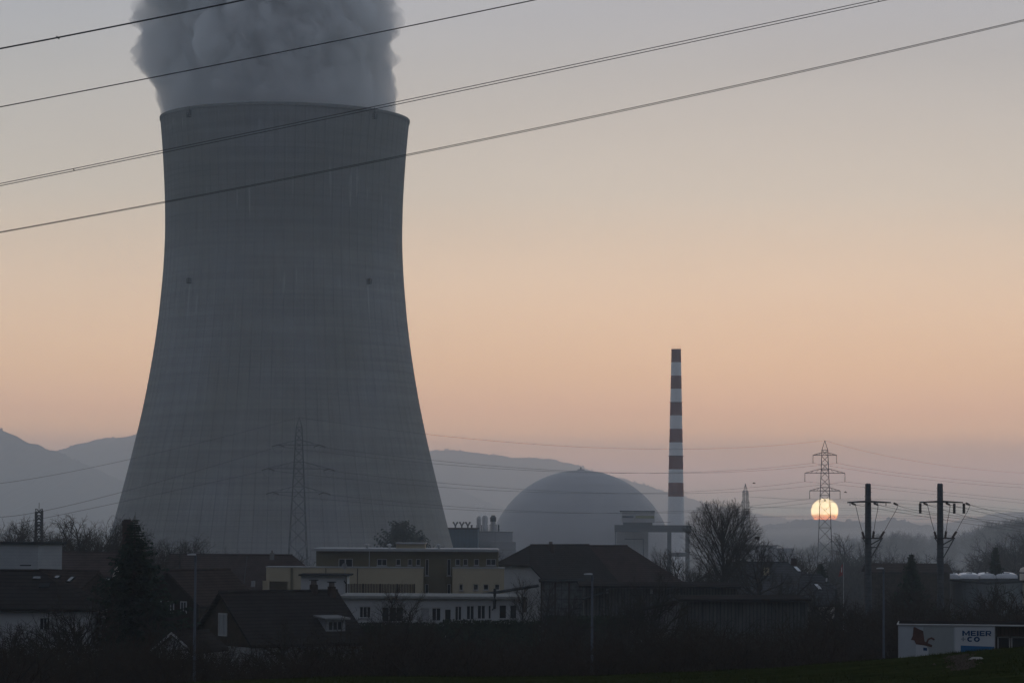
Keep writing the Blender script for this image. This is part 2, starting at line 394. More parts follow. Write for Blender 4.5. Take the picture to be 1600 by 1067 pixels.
mb = MB()                                    # trodden bare earth in the grass
for _ in range(420):
    t = rnd.random(); y = 62 + 15*t; x = 9.6 + 2.2*t + rnd.gauss(0, .16); r = rnd.uniform(.02, .07)
    z = gz(x, y)
    pts = [Vector((x+r*cos(a)*rnd.uniform(.7, 1.3), y+r*sin(a)*rnd.uniform(.7, 1.3), z-.01)) for a in (0, 1.2, 2.5, 3.8, 5.1)]
    top = Vector((x, y, z+r*.7))
    for k in range(5): mb.face([pts[k], pts[(k+1) % 5], top])
tag(mb.build('dirt', M['earth']), 'loose clods of bare earth in the grass', kind='stuff')
p = P(1526, 1034, 70); p.z = gz(p.x, p.y)
mb = MB()
mb.mesh([(.20*cos(a)*(1+.2*sin(3*a)), .12*sin(a), 0) for a in [k*pi/4 for k in range(8)]] + [(.12*cos(a+.2), .07*sin(a+.2), .055) for a in [k*pi/4 for k in range(8)]],
        [(k, (k+1) % 8, 8+(k+1) % 8, 8+k) for k in range(8)] + [tuple(range(8, 16))])
o = mb.build('stone', M['stone']); o.location = p
tag(o, 'pale flat stone lying in the grass in front of the billboard', 'stone')

# ------------------------------------------------------------------ hills
def hill(name, label, pts, Y, depth, base, amp, res, seed, tree=0):
    """A ridge whose skyline passes the photo points, with a wooded, uneven surface."""
    R = [P(px, py, Y) for px, py in pts]
    prof = [(q.x, q.z) for q in R]
    x0, x1 = prof[0][0], prof[-1][0]; nx = int((x1-x0)/res)
    cross = [(-1, 0), (-.8, .12), (-.6, .34), (-.42, .55), (-.27, .74), (-.15, .87), (-.07, .955), (-.025, .99), (0, 1), (.03, .985), (.12, .9), (.4, .5), (1, 0)]
    vs, fs = [], []
    for k, (t, h) in enumerate(cross):
        for i in range(nx+1):
            x = x0 + (x1-x0)*i/nx; z = base + (interp(prof, x)-base)*h
            y = Y + t*depth + 200*noise.noise((x*.003, seed, t*2))*(1-h)
            rough = amp*(noise.noise((x/70, y/60, seed)) + .7*noise.noise((x/31, y/25, seed+4)) + .5*noise.noise((x/14, y/14, seed+8)))
            vs.append((x, y, z + rough*min(1, h*3) + amp*1.4*noise.noise((x/300, y/200, seed+2))*min(1, h*2)))
    for k in range(len(cross)-1):
        for i in range(nx):
            a = k*(nx+1)+i; fs.append((a, a+1, a+nx+2, a+nx+1))
    mb = MB(); mb.mesh(vs, fs)
    if tree:                                  # single crowns standing proud of the skyline
        r = random.Random(seed)
        x = x0
        while x < x1:
            x += r.expovariate(1/tree)
            s = amp*r.uniform(.45, 1.15); zz = interp(prof, x) - amp*.5; yy = Y + r.uniform(-12, 12)
            n = 7; ring = []
            for lev, (f, hh) in enumerate(((.35, -.6), (.9, .1), (1.0, .6), (.65, 1.15))):
                ring.append([(x + s*.8*f*cos(2*pi*j/n)*r.uniform(.7, 1.2), yy + s*.8*f*sin(2*pi*j/n), zz + s*hh*r.uniform(.85, 1.15)) for j in range(n)])
            vv = [q for rr in ring for q in rr] + [(x, yy, zz+s*1.45)]
            ff = [(k*n+j, k*n+(j+1) % n, (k+1)*n+(j+1) % n, (k+1)*n+j) for k in range(3) for j in range(n)] + [(3*n+j, 3*n+(j+1) % n, 4*n) for j in range(n)]
            mb.mesh(vv, ff)
    return tag(mb.build(name, M['forest']), label, kind='structure')
hill('hill', 'nearer hazy wooded slope falling from the photo edge', [(-420, 640), (-250, 640), (-120, 650), (0, 670), (20, 678), (45, 690), (70, 701), (85, 705), (115, 719), (145, 733), (185, 752), (240, 775), (330, 800), (430, 825)], 8500, 1800, 0, 7, 13, 1.3, 24)
hill('hill', 'paler hazy ridge meeting the side of the cooling tower', [(-300, 735), (-100, 722), (60, 712), (85, 706), (110, 699), (140, 691), (165, 684), (200, 683), (225, 679), (300, 668), (400, 672), (500, 690), (600, 715), (700, 760), (800, 800)], 10800, 1800, 0, 8, 16, 2.7, 34)
hill('hill', 'long pale ridge behind the dome sinking towards the chimney', [(420, 735), (560, 716), (640, 706), (700, 702), (740, 708), (800, 714), (860, 719), (900, 727), (960, 743), (1040, 768), (1100, 785), (1180, 803), (1300, 822), (1400, 835)], 13000, 1500, 0, 8, 18, 5.1, 40)
hill('hill', 'low tree-topped ridge the sun is setting behind', [(980, 845), (1080, 835), (1140, 830), (1190, 824), (1230, 818), (1262, 814), (1290, 817), (1330, 815.5), (1390, 811), (1420, 817), (1460, 828), (1520, 838), (1640, 850)], 8000, 1200, 0, 11, 11, 7.9, 20)
hill('hill', 'faint far hill behind the trees at the photo edge', [(1240, 850), (1380, 838), (1440, 828), (1470, 822), (1505, 812), (1540, 806), (1600, 801), (1700, 800), (1850, 815)], 9800, 1300, 0, 7, 15, 9.2, 34)
hill('hill', 'low far rise closing the valley floor', [(-900, 800), (-200, 806), (300, 812), (800, 815), (1000, 812), (1200, 813), (1500, 815), (2000, 808), (2600, 795)], 14400, 600, 0, 7, 50, 12.4)

# ------------------------------------------------------------------ haze
mb = MB(); mb.box(-7500, 7500, -1500, 15500, -1.0, EYE+385)
tag(mb.build('haze', M['haze']), 'thin evening haze filling the valley', kind='stuff')

mb = MB(); vs, fs = [], []; nu, nv = 48, 16   # thicker mist lying low round the dome and over the wood
for j in range(nv+1):
    for i in range(nu):
        t, q = 2*pi*i/nu, pi*j/nv; vs.append((380+720*sin(q)*cos(t), 1640+800*sin(q)*sin(t), 4+24*cos(q)))
for j in range(nv):
    for i in range(nu): fs.append((j*nu+i, (j+1)*nu+i, (j+1)*nu+(i+1) % nu, j*nu+(i+1) % nu))
mb.mesh(vs, fs); tag(mb.build('mist', volume('ground_mist', (0.84, 0.93, 1.0), 3.0e-4, g=.5), smooth=True), 'low ground mist lying round the dome and over the wood', kind='stuff')

# ------------------------------------------------------------------ setting sun
def sun_ball():
    Y = 40000; c = P(1288.5, 798.5, Y); r = Y/cos(SUN_AZ)*(21.0/FPX)
    mb = MB(); vs, fs = [], []
    nu, nv = 48, 24
    for j in range(nv+1):
        for i in range(nu):
            t, q = 2*pi*i/nu, pi*j/nv; vs.append((r*sin(q)*cos(t), r*sin(q)*sin(t), r*cos(q)*.94))
    for j in range(nv):
        for i in range(nu): fs.append((j*nu+i, (j+1)*nu+i, (j+1)*nu+(i+1) % nu, j*nu+(i+1) % nu))
    mb.mesh(vs, fs)
    o = mb.build('sun', emis('sun_glow', (0.94, 1.0, 0.72), 10.5), smooth=True); o.location = c
    tag(o, 'glowing orange sun half sunk behind the tree-topped ridge', 'sun')
sun_ball()
mb = MB(); vs, fs = [], []; nu, nv = 40, 20   # an added, unseen lens of mist beyond the ridge, reddening the sun's foot
for j in range(nv+1):
    for i in range(nu):
        t, q = 2*pi*i/nu, pi*j/nv; vs.append((2100+7000*sin(q)*cos(t), 20000+3000*sin(q)*sin(t), 74*cos(q)))
for j in range(nv):
    for i in range(nu): fs.append((j*nu+i, (j+1)*nu+i, (j+1)*nu+(i+1) % nu, j*nu+(i+1) % nu))
mb.mesh(vs, fs); tag(mb.build('added_mist_lens', volume('reddening_vapour', (.14, .47, 1.0), 8.0e-4)), 'added far mist lens reddening the foot of the sun', kind='stuff')

# ------------------------------------------------------------------ cooling tower
TY = 861.0
def cooling_tower():
    prof_px = [(188, 390), (198, 387.5), (241, 380), (309, 372), (350, 370), (376, 370), (410, 372.5), (444, 377), (480, 383.5), (500, 387.5), (555, 402), (630, 428), (705, 461), (780, 498), (825, 521), (926, 576)]
    c = P(445.5, 188, TY); cx = c.x
    k = 1/FPX
    D = hypot(cx, TY)
    prof = []
    for py, w in prof_px:
        z = P(442, py, TY).z; prof.append((D*sin(math.atan(w/2*k*cos(math.atan(cx/TY)))), z))
    root = thing('cooling_tower', (cx, TY, 0), 'giant grey concrete cooling tower giving off steam', 'cooling tower')
    zt = prof[0][1]; zb = prof[-1][1]
    pr = sorted((z, r) for r, z in prof)
    def rad(z):                               # smooth Catmull-Rom through the measured outline
        zs = [a for a, _ in pr]
        i = max(1, min(len(pr)-3, next((q for q in range(len(pr)-1) if z <= zs[q+1]), len(pr)-2)))
        (z0, r0), (z1, r1), (z2, r2), (z3, r3) = pr[i-1], pr[i], pr[i+1], pr[i+2] if i+2 < len(pr) else pr[i+1]
        if z < zs[1]: return pr[0][1] + (pr[1][1]-pr[0][1])*(z-zs[0])/(zs[1]-zs[0])
        t = (z-z1)/(z2-z1); m1 = (r2-r0)/(z2-z0)*(z2-z1); m2 = ((r3-r1)/(z3-z1) if z3 != z1 else (r2-r1)/(z2-z1))*(z2-z1)
        return (2*t**3-3*t**2+1)*r1 + (t**3-2*t*t+t)*m1 + (-2*t**3+3*t*t)*r2 + (t**3-t*t)*m2
    mb = MB(); vs, fs = [], []
    NR, n = 78, 78*6; nz = 70
    lv = [zb + (zt-zb)*j/nz for j in range(nz+1)]
    for z in lv:
        for i in range(n):
            t = 2*pi*i/n - pi/2; r = rad(z) + (.13 if i % 6 == 0 else 0.0); vs.append((r*cos(t), r*sin(t), z))
    for j in range(nz):
        for i in range(n): fs.append((j*n+i, j*n+(i+1) % n, (j+1)*n+(i+1) % n, (j+1)*n+i))
    off = len(vs)
    for z in lv:
        for i in range(n): t = 2*pi*i/n - pi/2; r = rad(z)-.9; vs.append((r*cos(t), r*sin(t), z))
    for j in range(nz):
        for i in range(n): fs.append((off+j*n+i, off+(j+1)*n+i, off+(j+1)*n+(i+1) % n, off+j*n+(i+1) % n))
    for i in range(n):
        i2 = (i+1) % n; fs.append((nz*n+i, nz*n+i2, off+nz*n+i2, off+nz*n+i)); fs.append((i2, i, off+i, off+i2))
    mb.mesh(vs, fs); mb.build('shell', M['tower'], root, smooth=False)
    mb = MB()                                 # stiffening lip under the rim
    rt = rad(zt)
    mb.lathe([(rt+.23, zt-.8), (rt+.30, zt-.6), (rt+.30, zt+.15), (rt-1.0, zt+.15), (rt-1.0, zt-.8)], 200, cap=False)
    mb.build('rim', M['tower'], root)
    mb = MB(); nl = 36
    for i in range(nl):
        t = 2*pi*i/nl; t2 = 2*pi*(i+.5)/nl; r0, r1 = rad(zb)+3.0, rad(zb)-.5
        b = (r0*cos(t), r0*sin(t), -1)
        for s in (-1, 1): tt = t + s*pi/nl; mb.bar(b, (r1*cos(tt), r1*sin(tt), zb+.5), .5)
    mb.build('support_legs', M['tower'], root)
    def lightrig(px, py, high):               # aircraft warning lights on little galleries
        a = 0; rr0 = rt
        for _ in range(8): q = P(px, py, TY-rr0*cos(a)); z = q.z; rr0 = rad(z); a = math.asin(max(-1, min(1, (q.x-cx)/rr0)))
        r = rad(z); d = Vector((sin(a), -cos(a), 0)); s = Vector((cos(a), sin(a), 0)); b = d*r + Vector((0, 0, z))
        mb = MB()
        for w in (-.42, .42):
            for h in (-.6, 0, .6): mb.bar(b + s*w + Vector((0, 0, h)), b + s*w + d*1.1 + Vector((0, 0, h)), .105)
            mb.bar(b + s*w + d*1.0 + Vector((0, 0, -.6)), b + s*w + d*1.0 + Vector((0, 0, .6)), .105)
        for h in (-.6, 0, .6): mb.bar(b - s*.42 + d*1.0 + Vector((0, 0, h)), b + s*.42 + d*1.0 + Vector((0, 0, h)), .105)
        mb.bar(b - s*.42 + d*1.0 + Vector((0, 0, -.6)), b + s*.42 + d*1.0 + Vector((0, 0, 0)), .105)
        o = mb.build('warning_light', M['steel_dark'], root)
        m2 = MB(); cpt = b + d*.7 + Vector((0, 0, .3))
        m2.lathe([(.28, cpt.z-.7), (.38, cpt.z-.3), (.38, cpt.z+.4), (.15, cpt.z+.7)], 10, cpt.x, cpt.y); m2.build('lamp', M['render_grey'], o)
        if high:
            m3 = MB(); m3.bar(b + d*.4 + Vector((0, 0, 0)), b + d*.4 + Vector((0, 0, 2.5)), .17); m3.bar(b + d*.3 + s*.5 + Vector((0, 0, 0)), b + d*.3 + s*.5 + Vector((0, 0, 1.9)), .14)
            m3.build('mast', M['steel_dark'], o)
    lightrig(297.5, 180, True); lightrig(583.5, 182.5, True); lightrig(297.5, 439, False); lightrig(575, 440, False)
    return cx, rad(zt), zt
tcx, trt, tzt = cooling_tower()

def steam():
    mb = MB(); vs, fs = [], []
    nt, nz = 440, 230
    z0, z1 = tzt-6, EYE+240
    k = TY/FPX
    for j in range(nz+1):
        f = j/nz; z = z0 + (z1-z0)*f; h = max(0, z - tzt)
        ctr = Vector((tcx - 7.2*k - .155*h, TY + .05*h, z)); R = trt*.955 + .070*h
        grow = min(1, .10 + h/30)
        for i in range(nt):
            t = 2*pi*i/nt; d = Vector((cos(t), sin(t), 0))
            q = Vector((d.x*R, d.y*R, z*.85 ))
            b = 0
            for sc, am in ((23, 4.4), (10, 3.3), (5.2, 2.0), (2.6, 1.1)):
                b += am*(3.0*abs(noise.noise(q/sc + Vector((3.1, 7.7, sc)))) - .75)
            b = (b-.6)*grow
            vs.append(ctr + d*(R + b) + Vector((0, 0, (1.2*noise.noise(q/6))*grow if 0 < j < nz else 0)))
    for j in range(nz):
        for i in range(nt): fs.append((j*nt+i, j*nt+(i+1) % nt, (j+1)*nt+(i+1) % nt, (j+1)*nt+i))
    fs.append(tuple(range(nt-1, -1, -1))); fs.append(tuple(range(nz*nt, (nz+1)*nt)))
    mb.mesh(vs, fs)
    tag(mb.build('steam_plume', M['steam'], smooth=True), 'thick grey steam column billowing out of the cooling tower', 'steam')
steam()

# ------------------------------------------------------------------ reactor dome, chimney and plant blocks
def dome():
    Y = 1330.0; k = Y/FPX; c = P(907, 880, Y); R = 145*k
    root = thing('reactor_dome', (c.x, Y, 0), 'smooth pale concrete reactor dome beside the striped chimney', 'dome')
    mb = MB(); n, m = 96, 40; vs, fs = [], []
    for j in range(m+1):
        q = (pi/2)*j/m
        for i in range(n): t = 2*pi*i/n; vs.append((R*cos(q)*cos(t), R*cos(q)*sin(t), c.z+R*sin(q)))
    for j in range(m):
        for i in range(n): fs.append((j*n+i, j*n+(i+1) % n, (j+1)*n+(i+1) % n, (j+1)*n+i))
    mb.mesh(vs, fs); mb.build('shell', M['dome'] if 'dome' in M else M['dome_conc'], root, smooth=True)
    mb = MB(); mb.lathe([(R, 0), (R, c.z)], 96, cap=False); mb.build('cylinder_wall', M['dome_conc'], root, smooth=True)
    mb = MB()
    for j in range(1, 9):                     # thin horizontal casting joints, standing proud
        q = pi/2*j/9.5; mb.lathe([((R+.02)*cos(q-.0012), c.z+(R+.02)*sin(q-.0012)), ((R+.05)*cos(q-.0006), c.z+(R+.05)*sin(q-.0006)), ((R+.05)*cos(q+.0006), c.z+(R+.05)*sin(q+.0006)), ((R+.02)*cos(q+.0012), c.z+(R+.02)*sin(q+.0012))], 96, cap=False)
    mb.build('joints', M['dome_conc'], root)
    mb = MB(); zt = c.z+R; mb.lathe([(1.6, zt-.3), (1.6, zt+.4), (.5, zt+.5), (.35, zt+1.3), (.1, zt+1.5)], 16); mb.build('top_vent', M['plant_conc'], root)
dome()

def chimney():
    Y = 1420.0; k = Y/FPX; c = P(1056.5, 545, Y); zb = P(1056.5, 812, Y).z
    root = thing('chimney', (c.x, Y, 0), 'tall slim chimney with red and white bands', 'chimney')
    edges = [545.5, 566, 587, 607.5, 628.5, 649, 670, 691, 712, 733, 754, 775.5]
    def r(z): return (7.4 + (13.0-7.4)*(c.z - z)/(c.z - zb))*k
    mb = MB(); zs = [P(1056.5, y, Y).z for y in edges] + [0]
    for i in range(len(zs)-1):
        mb.mi = i % 2; mb.lathe([(r(zs[i+1]), zs[i+1]), (r(zs[i]), zs[i])], 40, cap=(i == 0))
    mb.build('shaft', mats=[M['stack_red'], M['stack_white']], parent=root)
    mb = MB(); zt = zs[0]
    mb.lathe([(r(zt)+.02, zt-.8), (r(zt)+.14, zt-.7), (r(zt)+.14, zt-.02), (r(zt)-.5, zt+.05)], 40, cap=False); mb.build('lip', M['stack_red'], root)
    for j in range(6):
        t = 2*pi*j/6+.2; mb = MB(); mb.tube([(r(zt)*.9*cos(t), r(zt)*.9*sin(t), zt), (r(zt)*.9*cos(t), r(zt)*.9*sin(t), zt+1.9)], [.05, .03], 5); mb.build('lightning_rod', M['steel_dark'], root)
    for zz in (zs[4], zs[8]):
        mb = MB(); mb.lathe([(r(zz)+.05, zz-.1), (r(zz)+.55, zz-.05), (r(zz)+.55, zz+.05), (r(zz)+.05, zz+.1)], 40, cap=False); mb.build('service_ring', M['steel_dark'], root)
chimney()

def pbox(root, name, m, x0, x1, y0, y1, Y, depth, k=None):
    """A block facing the camera, given by photo pixels at depth Y, as a part of root."""
    a, b = P(x0, y1, Y), P(x1, y0, Y); l = root.location
    mb = MB(); mb.box(a.x-l.x, b.x-l.x, Y-l.y, Y-l.y+depth, a.z-l.z, b.z-l.z)
    return mb.build(name, m, root)
def base(px, Y): return Vector((P(px, 800, Y).x, Y, 0))

r = thing('blue_hall', base(716, 915), 'blue clad plant hall with forked vents beside the cooling tower', 'plant building')
pbox(r, 'wall', M['plant_blue'], 684, 746.5, 826.5, 955, 915, 40); pbox(r, 'roof_edge', M['trim_dark'], 683.5, 747, 824.8, 826.4, 914.6, 41)
for i, px in enumerate((711.5, 721.5, 731)):
    q = P(px, 826, 925); k = 925/FPX; z = q.z-r.location.z; x = q.x-r.location.x; mb = MB()
    mb.tube([(x, 10, z-1), (x, 10, z+5.4*k)], 1.3*k, 8)
    for s in (-1, 1):
        mb.tube([(x, 10, z+4.6*k), (x+s*1.6*k, 10, z+7.6*k), (x+s*2.6*k, 10, z+9.6*k)], [1.15*k, 1.1*k, 1.1*k], 8)
        mb.tube([(x+s*2.3*k, 10, z+9.0*k), (x+s*3.9*k, 10, z+10.7*k)], 1.35*k, 8)
    mb.build('forked_vent', M['plant_steel'], r)
mb = MB(); q = P(737, 826, 925); mb.lathe([(.28, q.z-1), (.28, q.z+1.0), (.36, q.z+1.0), (.36, q.z+1.25)], 10, q.x-r.location.x, 10); mb.build('vent_pipe', M['plant_steel'], r)

r = thing('concrete_block_building', base(774, 940), 'pale concrete plant block between the blue hall and the dome', 'plant building')
pbox(r, 'wall', M['plant_conc'], 746.8, 801, 831.2, 955, 940, 30); pbox(r, 'roof_edge', M['trim_light'], 746, 802, 829.8, 831.1, 939.7, 31)
pbox(r, 'lower_wing', M['plant_conc'], 766, 806, 846, 955, 934, 5.8)
def vessel(px0, px1, y0, y1, Y, label, m1, m2, split):
    a, b = P(px0, y1, Y), P(px1, y0, Y); cx = (a.x+b.x)/2; R = (b.x-a.x)/2
    rt = thing('exhaust_stack', (cx, Y, a.z), label, 'exhaust stack')
    H = b.z-a.z; mb = MB(); mb.lathe([(R*.86, 0), (R*.86, H*split)], 20); mb.build('lower_casing', m1, rt)
    mb = MB(); mb.lathe([(R, H*split), (R, H*.86), (R*.72, H*.95), (R*.6, H*.95), (R*.6, H)], 20); mb.build('hood', m2, rt)
    mb = MB()
    for s in (-1, 1): mb.bar((s*R*1.05, -R*.4, 0), (s*R*1.05, -R*.4, H*.42), R*.10)
    mb.bar((-R*1.1, -R*.4, H*.42), (R*1.1, -R*.4, H*.42), R*.08); mb.build('support_frame', M['plant_steel'], rt)
vessel(765.8, 775.3, 804.8, 830.4, 945, 'dark round exhaust stack on the pale plant block roof', M['plant_conc'], M['plant_steel'], .62)
vessel(753.0, 762.3, 805.2, 830.4, 955, 'paler exhaust stack half veiled by its own steam', M['plant_conc'], M['plant_conc'], .5)
vessel(744.5, 752.0, 806.2, 830.4, 958, 'faint exhaust stack nearest the blue hall vents', M['plant_conc'], M['plant_conc'], .5)
vessel(777.6, 780.4, 819.0, 830.4, 945, 'short thin pipe stack closest to the dome', M['plant_steel'], M['plant_steel'], .6)
mb = MB(); vs, fs = [], []; n, m = 40, 26; cc = P(753, 806, 950)
for j in range(m+1):
    q = pi*j/m
    for i in range(n):
        t = 2*pi*i/n; d = Vector((sin(q)*cos(t)*2.6, sin(q)*sin(t)*2.4, cos(q)*4.6)); b = 1 + .5*noise.noise(d*.35) + .3*noise.noise(d*.9) + .2*noise.noise(d*2)
        vs.append(cc + d*b + Vector((-.4*d.z*.5, 0, 0)))
for j in range(m):
    for i in range(n): fs.append((j*n+i, (j+1)*n+i, (j+1)*n+(i+1) % n, j*n+(i+1) % n))
mb.mesh(vs, fs); tag(mb.build('steam_wisp', M['wisp'], smooth=True), 'small wisp of steam over the plant exhaust stacks', 'steam')

r = thing('lock_building', base(990, 1260), 'concrete lock building with steel gantry bridge in front of the dome', 'plant building')
pbox(r, 'upper_block', M['plant_conc'], 971.5, 1022.8, 799.2, 816, 1250, 18); pbox(r, 'roof_edge', M['trim_dark'], 970.8, 1023.4, 797.8, 799.0, 1249.6, 19)
pbox(r, 'window_band', M['stripe'], 993, 1022.2, 805.5, 809.6, 1249.8, .15); pbox(r, 'window_band', M['plant_steel'], 972.4, 990, 805.5, 808.6, 1249.8, .15)
pbox(r, 'lower_block', M['plant_conc'], 963, 1013, 831.2, 905, 1254, 18); pbox(r, 'door_frame', M['plant_steel'], 976, 1006, 841.2, 842.6, 1253.7, .25); pbox(r, 'door_frame', M['plant_steel'], 1004.5, 1006.4, 842.7, 870, 1253.7, .25)
pbox(r, 'bridge_beam', M['plant_steel'], 961, 1080.5, 820.4, 830.8, 1242, 7); pbox(r, 'bridge_cabin', M['plant_steel'], 974, 1019.5, 816.1, 820.2, 1242, 7)
pbox(r, 'handrail', M['steel'], 1020, 1048, 815.2, 815.6, 1242.5, .2)
pbox(r, 'post', M['plant_steel'], 960.8, 962.4, 830.9, 905, 1243, 2.5)
for x0, x1 in ((1043, 1049), (1071.5, 1077.5)): pbox(r, 'column', M['plant_steel'], x0, x1, 830.9, 925, 1243, 3.5)
pbox(r, 'cross_beam', M['plant_steel'], 1049.1, 1071.4, 863, 869, 1243.5, 2.5)
q = P(1076, 820, 1256); mb = MB(); mb.bar((q.x-r.location.x, -4, q.z), (q.x-r.location.x, -4, q.z+1.2), .15); mb.bar((q.x-r.location.x-.5, -4, q.z+.3), (q.x-r.location.x+.3, -4, q.z+.9), .12); mb.build('camera_post', M['plant_steel'], r)

r = thing('far_store', base(1170, 850), 'low pale flat-roofed block in mist behind the round tree', 'building')
pbox(r, 'wall', M['plant_conc'], 1120, 1214, 853, 930, 850, 30); pbox(r, 'roof_edge', M['trim_light'], 1119, 1215, 851, 852.8, 849.5, 31); pbox(r, 'wing', M['plant_conc'], 1214.3, 1241, 856, 930, 852, 26)

# ------------------------------------------------------------------ pylons
def lattice_pylon(px, ytop, Y, label, yaw, tops, arms, base_w, spread):
    """tops: px offsets; arms: (py, half px at reference, insulator px). Everything is in metres once read."""
    t = P(px, ytop, Y); k = Y/FPX; g = 0.0
    root = thing('pylon', (t.x, Y, g), label, 'pylon', 'lattice pylons', yaw)
    H = t.z-g
    zc = H - 15*k                               # top of the square cage
    def hw(z):                                  # half width of the cage
        return (spread[0] + (spread[1]-spread[0])*max(0, (zc-z))/max(1, zc))*.5
    mb = MB(); rr = .17 if Y > 1500 else (.10 if Y > 700 else .05)
    zs = [zc]
    while zs[-1] > 1: zs.append(zs[-1] - max(hw(zs[-1])*2.1, 1.6))
    zs[-1] = 0
    cs = [(-1, -1), (1, -1), (1, 1), (-1, 1)]
    for sx, sy in cs:
        mb.bar((0, 0, H), (sx*hw(zc), sy*hw(zc), zc), rr)
        mb.tube([(sx*hw(z), sy*hw(z), z) for z in zs], rr*1.25, 4)
    for z0, z1 in zip(zs, zs[1:]):
        for (ax, ay), (bx, by) in zip(cs, cs[1:]+cs[:1]):
            mb.bar((ax*hw(z0), ay*hw(z0), z0), (bx*hw(z1), by*hw(z1), z1), rr*.7)
            mb.bar((bx*hw(z0), by*hw(z0), z0), (ax*hw(z1), ay*hw(z1), z1), rr*.7)
    for i in range(0, len(zs)-1, 3):
        z = zs[i]
        for (ax, ay), (bx, by) in zip(cs, cs[1:]+cs[:1]): mb.bar((ax*hw(z), ay*hw(z), z), (bx*hw(z), by*hw(z), z), rr*.8)
    mb.build('lattice_mast', M['steel'] if Y < 700 else M['steel_dark'], root)
    tips = {}
    for ai, (dy, half, ins, tension) in enumerate(arms):
        z = H - dy*k*tops; L = half; up = .22*L
        mb = MB()
        for s in (-1, 1):
            w = hw(z)
            for sy in (-1, 1):
                mb.bar((s*w, sy*w, z), (s*L, 0, z), rr); mb.bar((s*hw(z+up), sy*hw(z+up), z+up), (s*L, 0, z+.05), rr*.85)
            for f in (.33, .66):
                xx = w+(L-w)*f; mb.bar((s*xx, 0, z), (s*(w+(L-w)*(f-.2)), 0, z+up*(1-f+.2)), rr*.6)
        for sy in (-1, 1): mb.bar((-hw(z), sy*hw(z), z), (hw(z), sy*hw(z), z), rr); mb.bar((-hw(z+up), sy*hw(z+up), z+up), (hw(z+up), sy*hw(z+up), z+up), rr)
        mb.build('crossarm', M['steel'] if Y < 700 else M['steel_dark'], root)
        for s in (-1, 1):
            mb = MB()
            if tension:                         # dead-end strings lying along the line, with a jumper loop
                for q in (-1, 1): mb.tube([(s*L, 0, z), (s*(L+q*.55*ins), q*.3*ins, z-.16*ins)], .09, 6)
                lp = [(s*(L+q*.55*ins), q*.3*ins, z-.16*ins - 1.5*(1-q*q)) for q in [x/6 for x in range(-6, 7)]]
                o = mb.build('insulator', M['insul'], root)
                m2 = MB(); m2.tube(lp, .018, 4); m2.build('jumper_loop', M['cable'], o)
                tips[(ai, s)] = root.matrix_basis @ Vector((s*(L), 0, z-.16*ins))
            else:
                mb.tube([(s*L, 0, z), (s*L, 0, z-ins)], .11, 6); mb.tube([(s*L, 0, z-ins*.92), (s*L, 0, z-ins)], .17, 6); mb.build('insulator', M['insul'], root)
                tips[(ai, s)] = root.matrix_basis @ Vector((s*L, 0, z-ins))
    return root.matrix_basis @ Vector((0, 0, H)), tips
PA = lattice_pylon(467.5, 652, 640, 'dark lattice pylon standing in front of the cooling tower', radians(8), 1.0, [(43, 4.55, 2.4, True), (80, 6.75, 2.4, True), (117, 5.7, 2.4, True)], 4, (1.25, 6.2))
PB = lattice_pylon(1288.8, 688, 1000, 'lattice pylon standing in front of the setting sun', radians(-6), 1.0, [(23, 4.05, 2.7, False), (51, 6.85, 2.9, False), (78.5, 5.2, 2.7, False)], 4, (2.0, 6.4))
PC = lattice_pylon(1164.8, 755, 2000, 'faint distant lattice pylon rising behind the round bare tree', radians(62), 1.0, [(14, 5.2, 3.0, False), (30, 7.2, 3.0, False), (46, 6.0, 3.0, False)], 4, (2.4, 7.5))

def wire(name, pts3, rad, label, group=None, n=26, ext=0.0, cat='cable', both=False):
    """A conductor through three points (a quadratic in t), extended beyond both ends by ext."""
    a, m, b = [Vector(p) for p in pts3]; L = []
    for i in range(n+1):
        e0 = ext if both else 0; t = -e0 + (1+ext+e0)*i/n
        L.append(a*((1-t)*(1-2*t)) + m*(4*t*(1-t)) + b*(t*(2*t-1)))
    mb = MB(); mb.tube(L, rad, 4); return tag(mb.build(name, M['cable'], smooth=True), label, cat, group)
def sagged(a, b, s): return (a, (a+b)/2 - Vector((0, 0, s)), b)
G1 = 'conductors between the two lattice pylons'
wire('power_cable', sagged(PA[0], PB[0], 4.8), .028, 'topmost thin earth wire between the tower pylon and sun pylon', G1, cat='cable')
nm = ['upper', 'middle', 'lower']
for ai in range(3):
    for s in (-1, 1):
        wire('power_cable', sagged(PA[1][(ai, s)], PB[1][(ai, s)], 4.6), .034, f'{"near" if s < 0 else "far"} conductor slung from the {nm[ai]} arms of both lattice pylons', G1)
G2 = 'conductors running out from the pylon before the tower'
ends = [((0, 0), (200, 718), (0, 755))]
wire('power_cable', (PA[0], P(200, 718, 580), P(0, 755, 540)), .028, 'highest sloping wire crossing the hills beside the cooling tower', G2, ext=.25)
wire('power_cable', (PA[1][(0, -1)], P(185, 770, 570), P(20, 806, 520)), .034, 'middle sloping wire above the bare trees beside the tower', G2, ext=.2)
wire('power_cable', (PA[1][(1, -1)], P(190, 784, 570), P(40, 815, 520)), .034, 'lowest sloping wire above the bare trees beside the tower', G2, ext=.1)
G3 = 'conductors running away from the sun pylon'
wire('power_cable', (PB[0], P(1440, 722, 1120), P(1600, 739, 1250)), .03, 'topmost wire descending from the sun pylon peak', G3, ext=.15)
for ai, ee in enumerate((((1440, 748), (1600, 762)), ((1440, 770), (1600, 786)), ((1440, 788), (1600, 802)))):
    for s in (-1, 1):
        e = ee; d = 5 if s > 0 else 0
        wire('power_cable', (PB[1][(ai, s)], P(e[0][0], e[0][1]-d, 1120), P(e[1][0], e[1][1]-d, 1250)), .036, f'{"higher" if s > 0 else "lower"} wire of the {nm[ai]} pair leaving the sun pylon', G3, ext=.12)
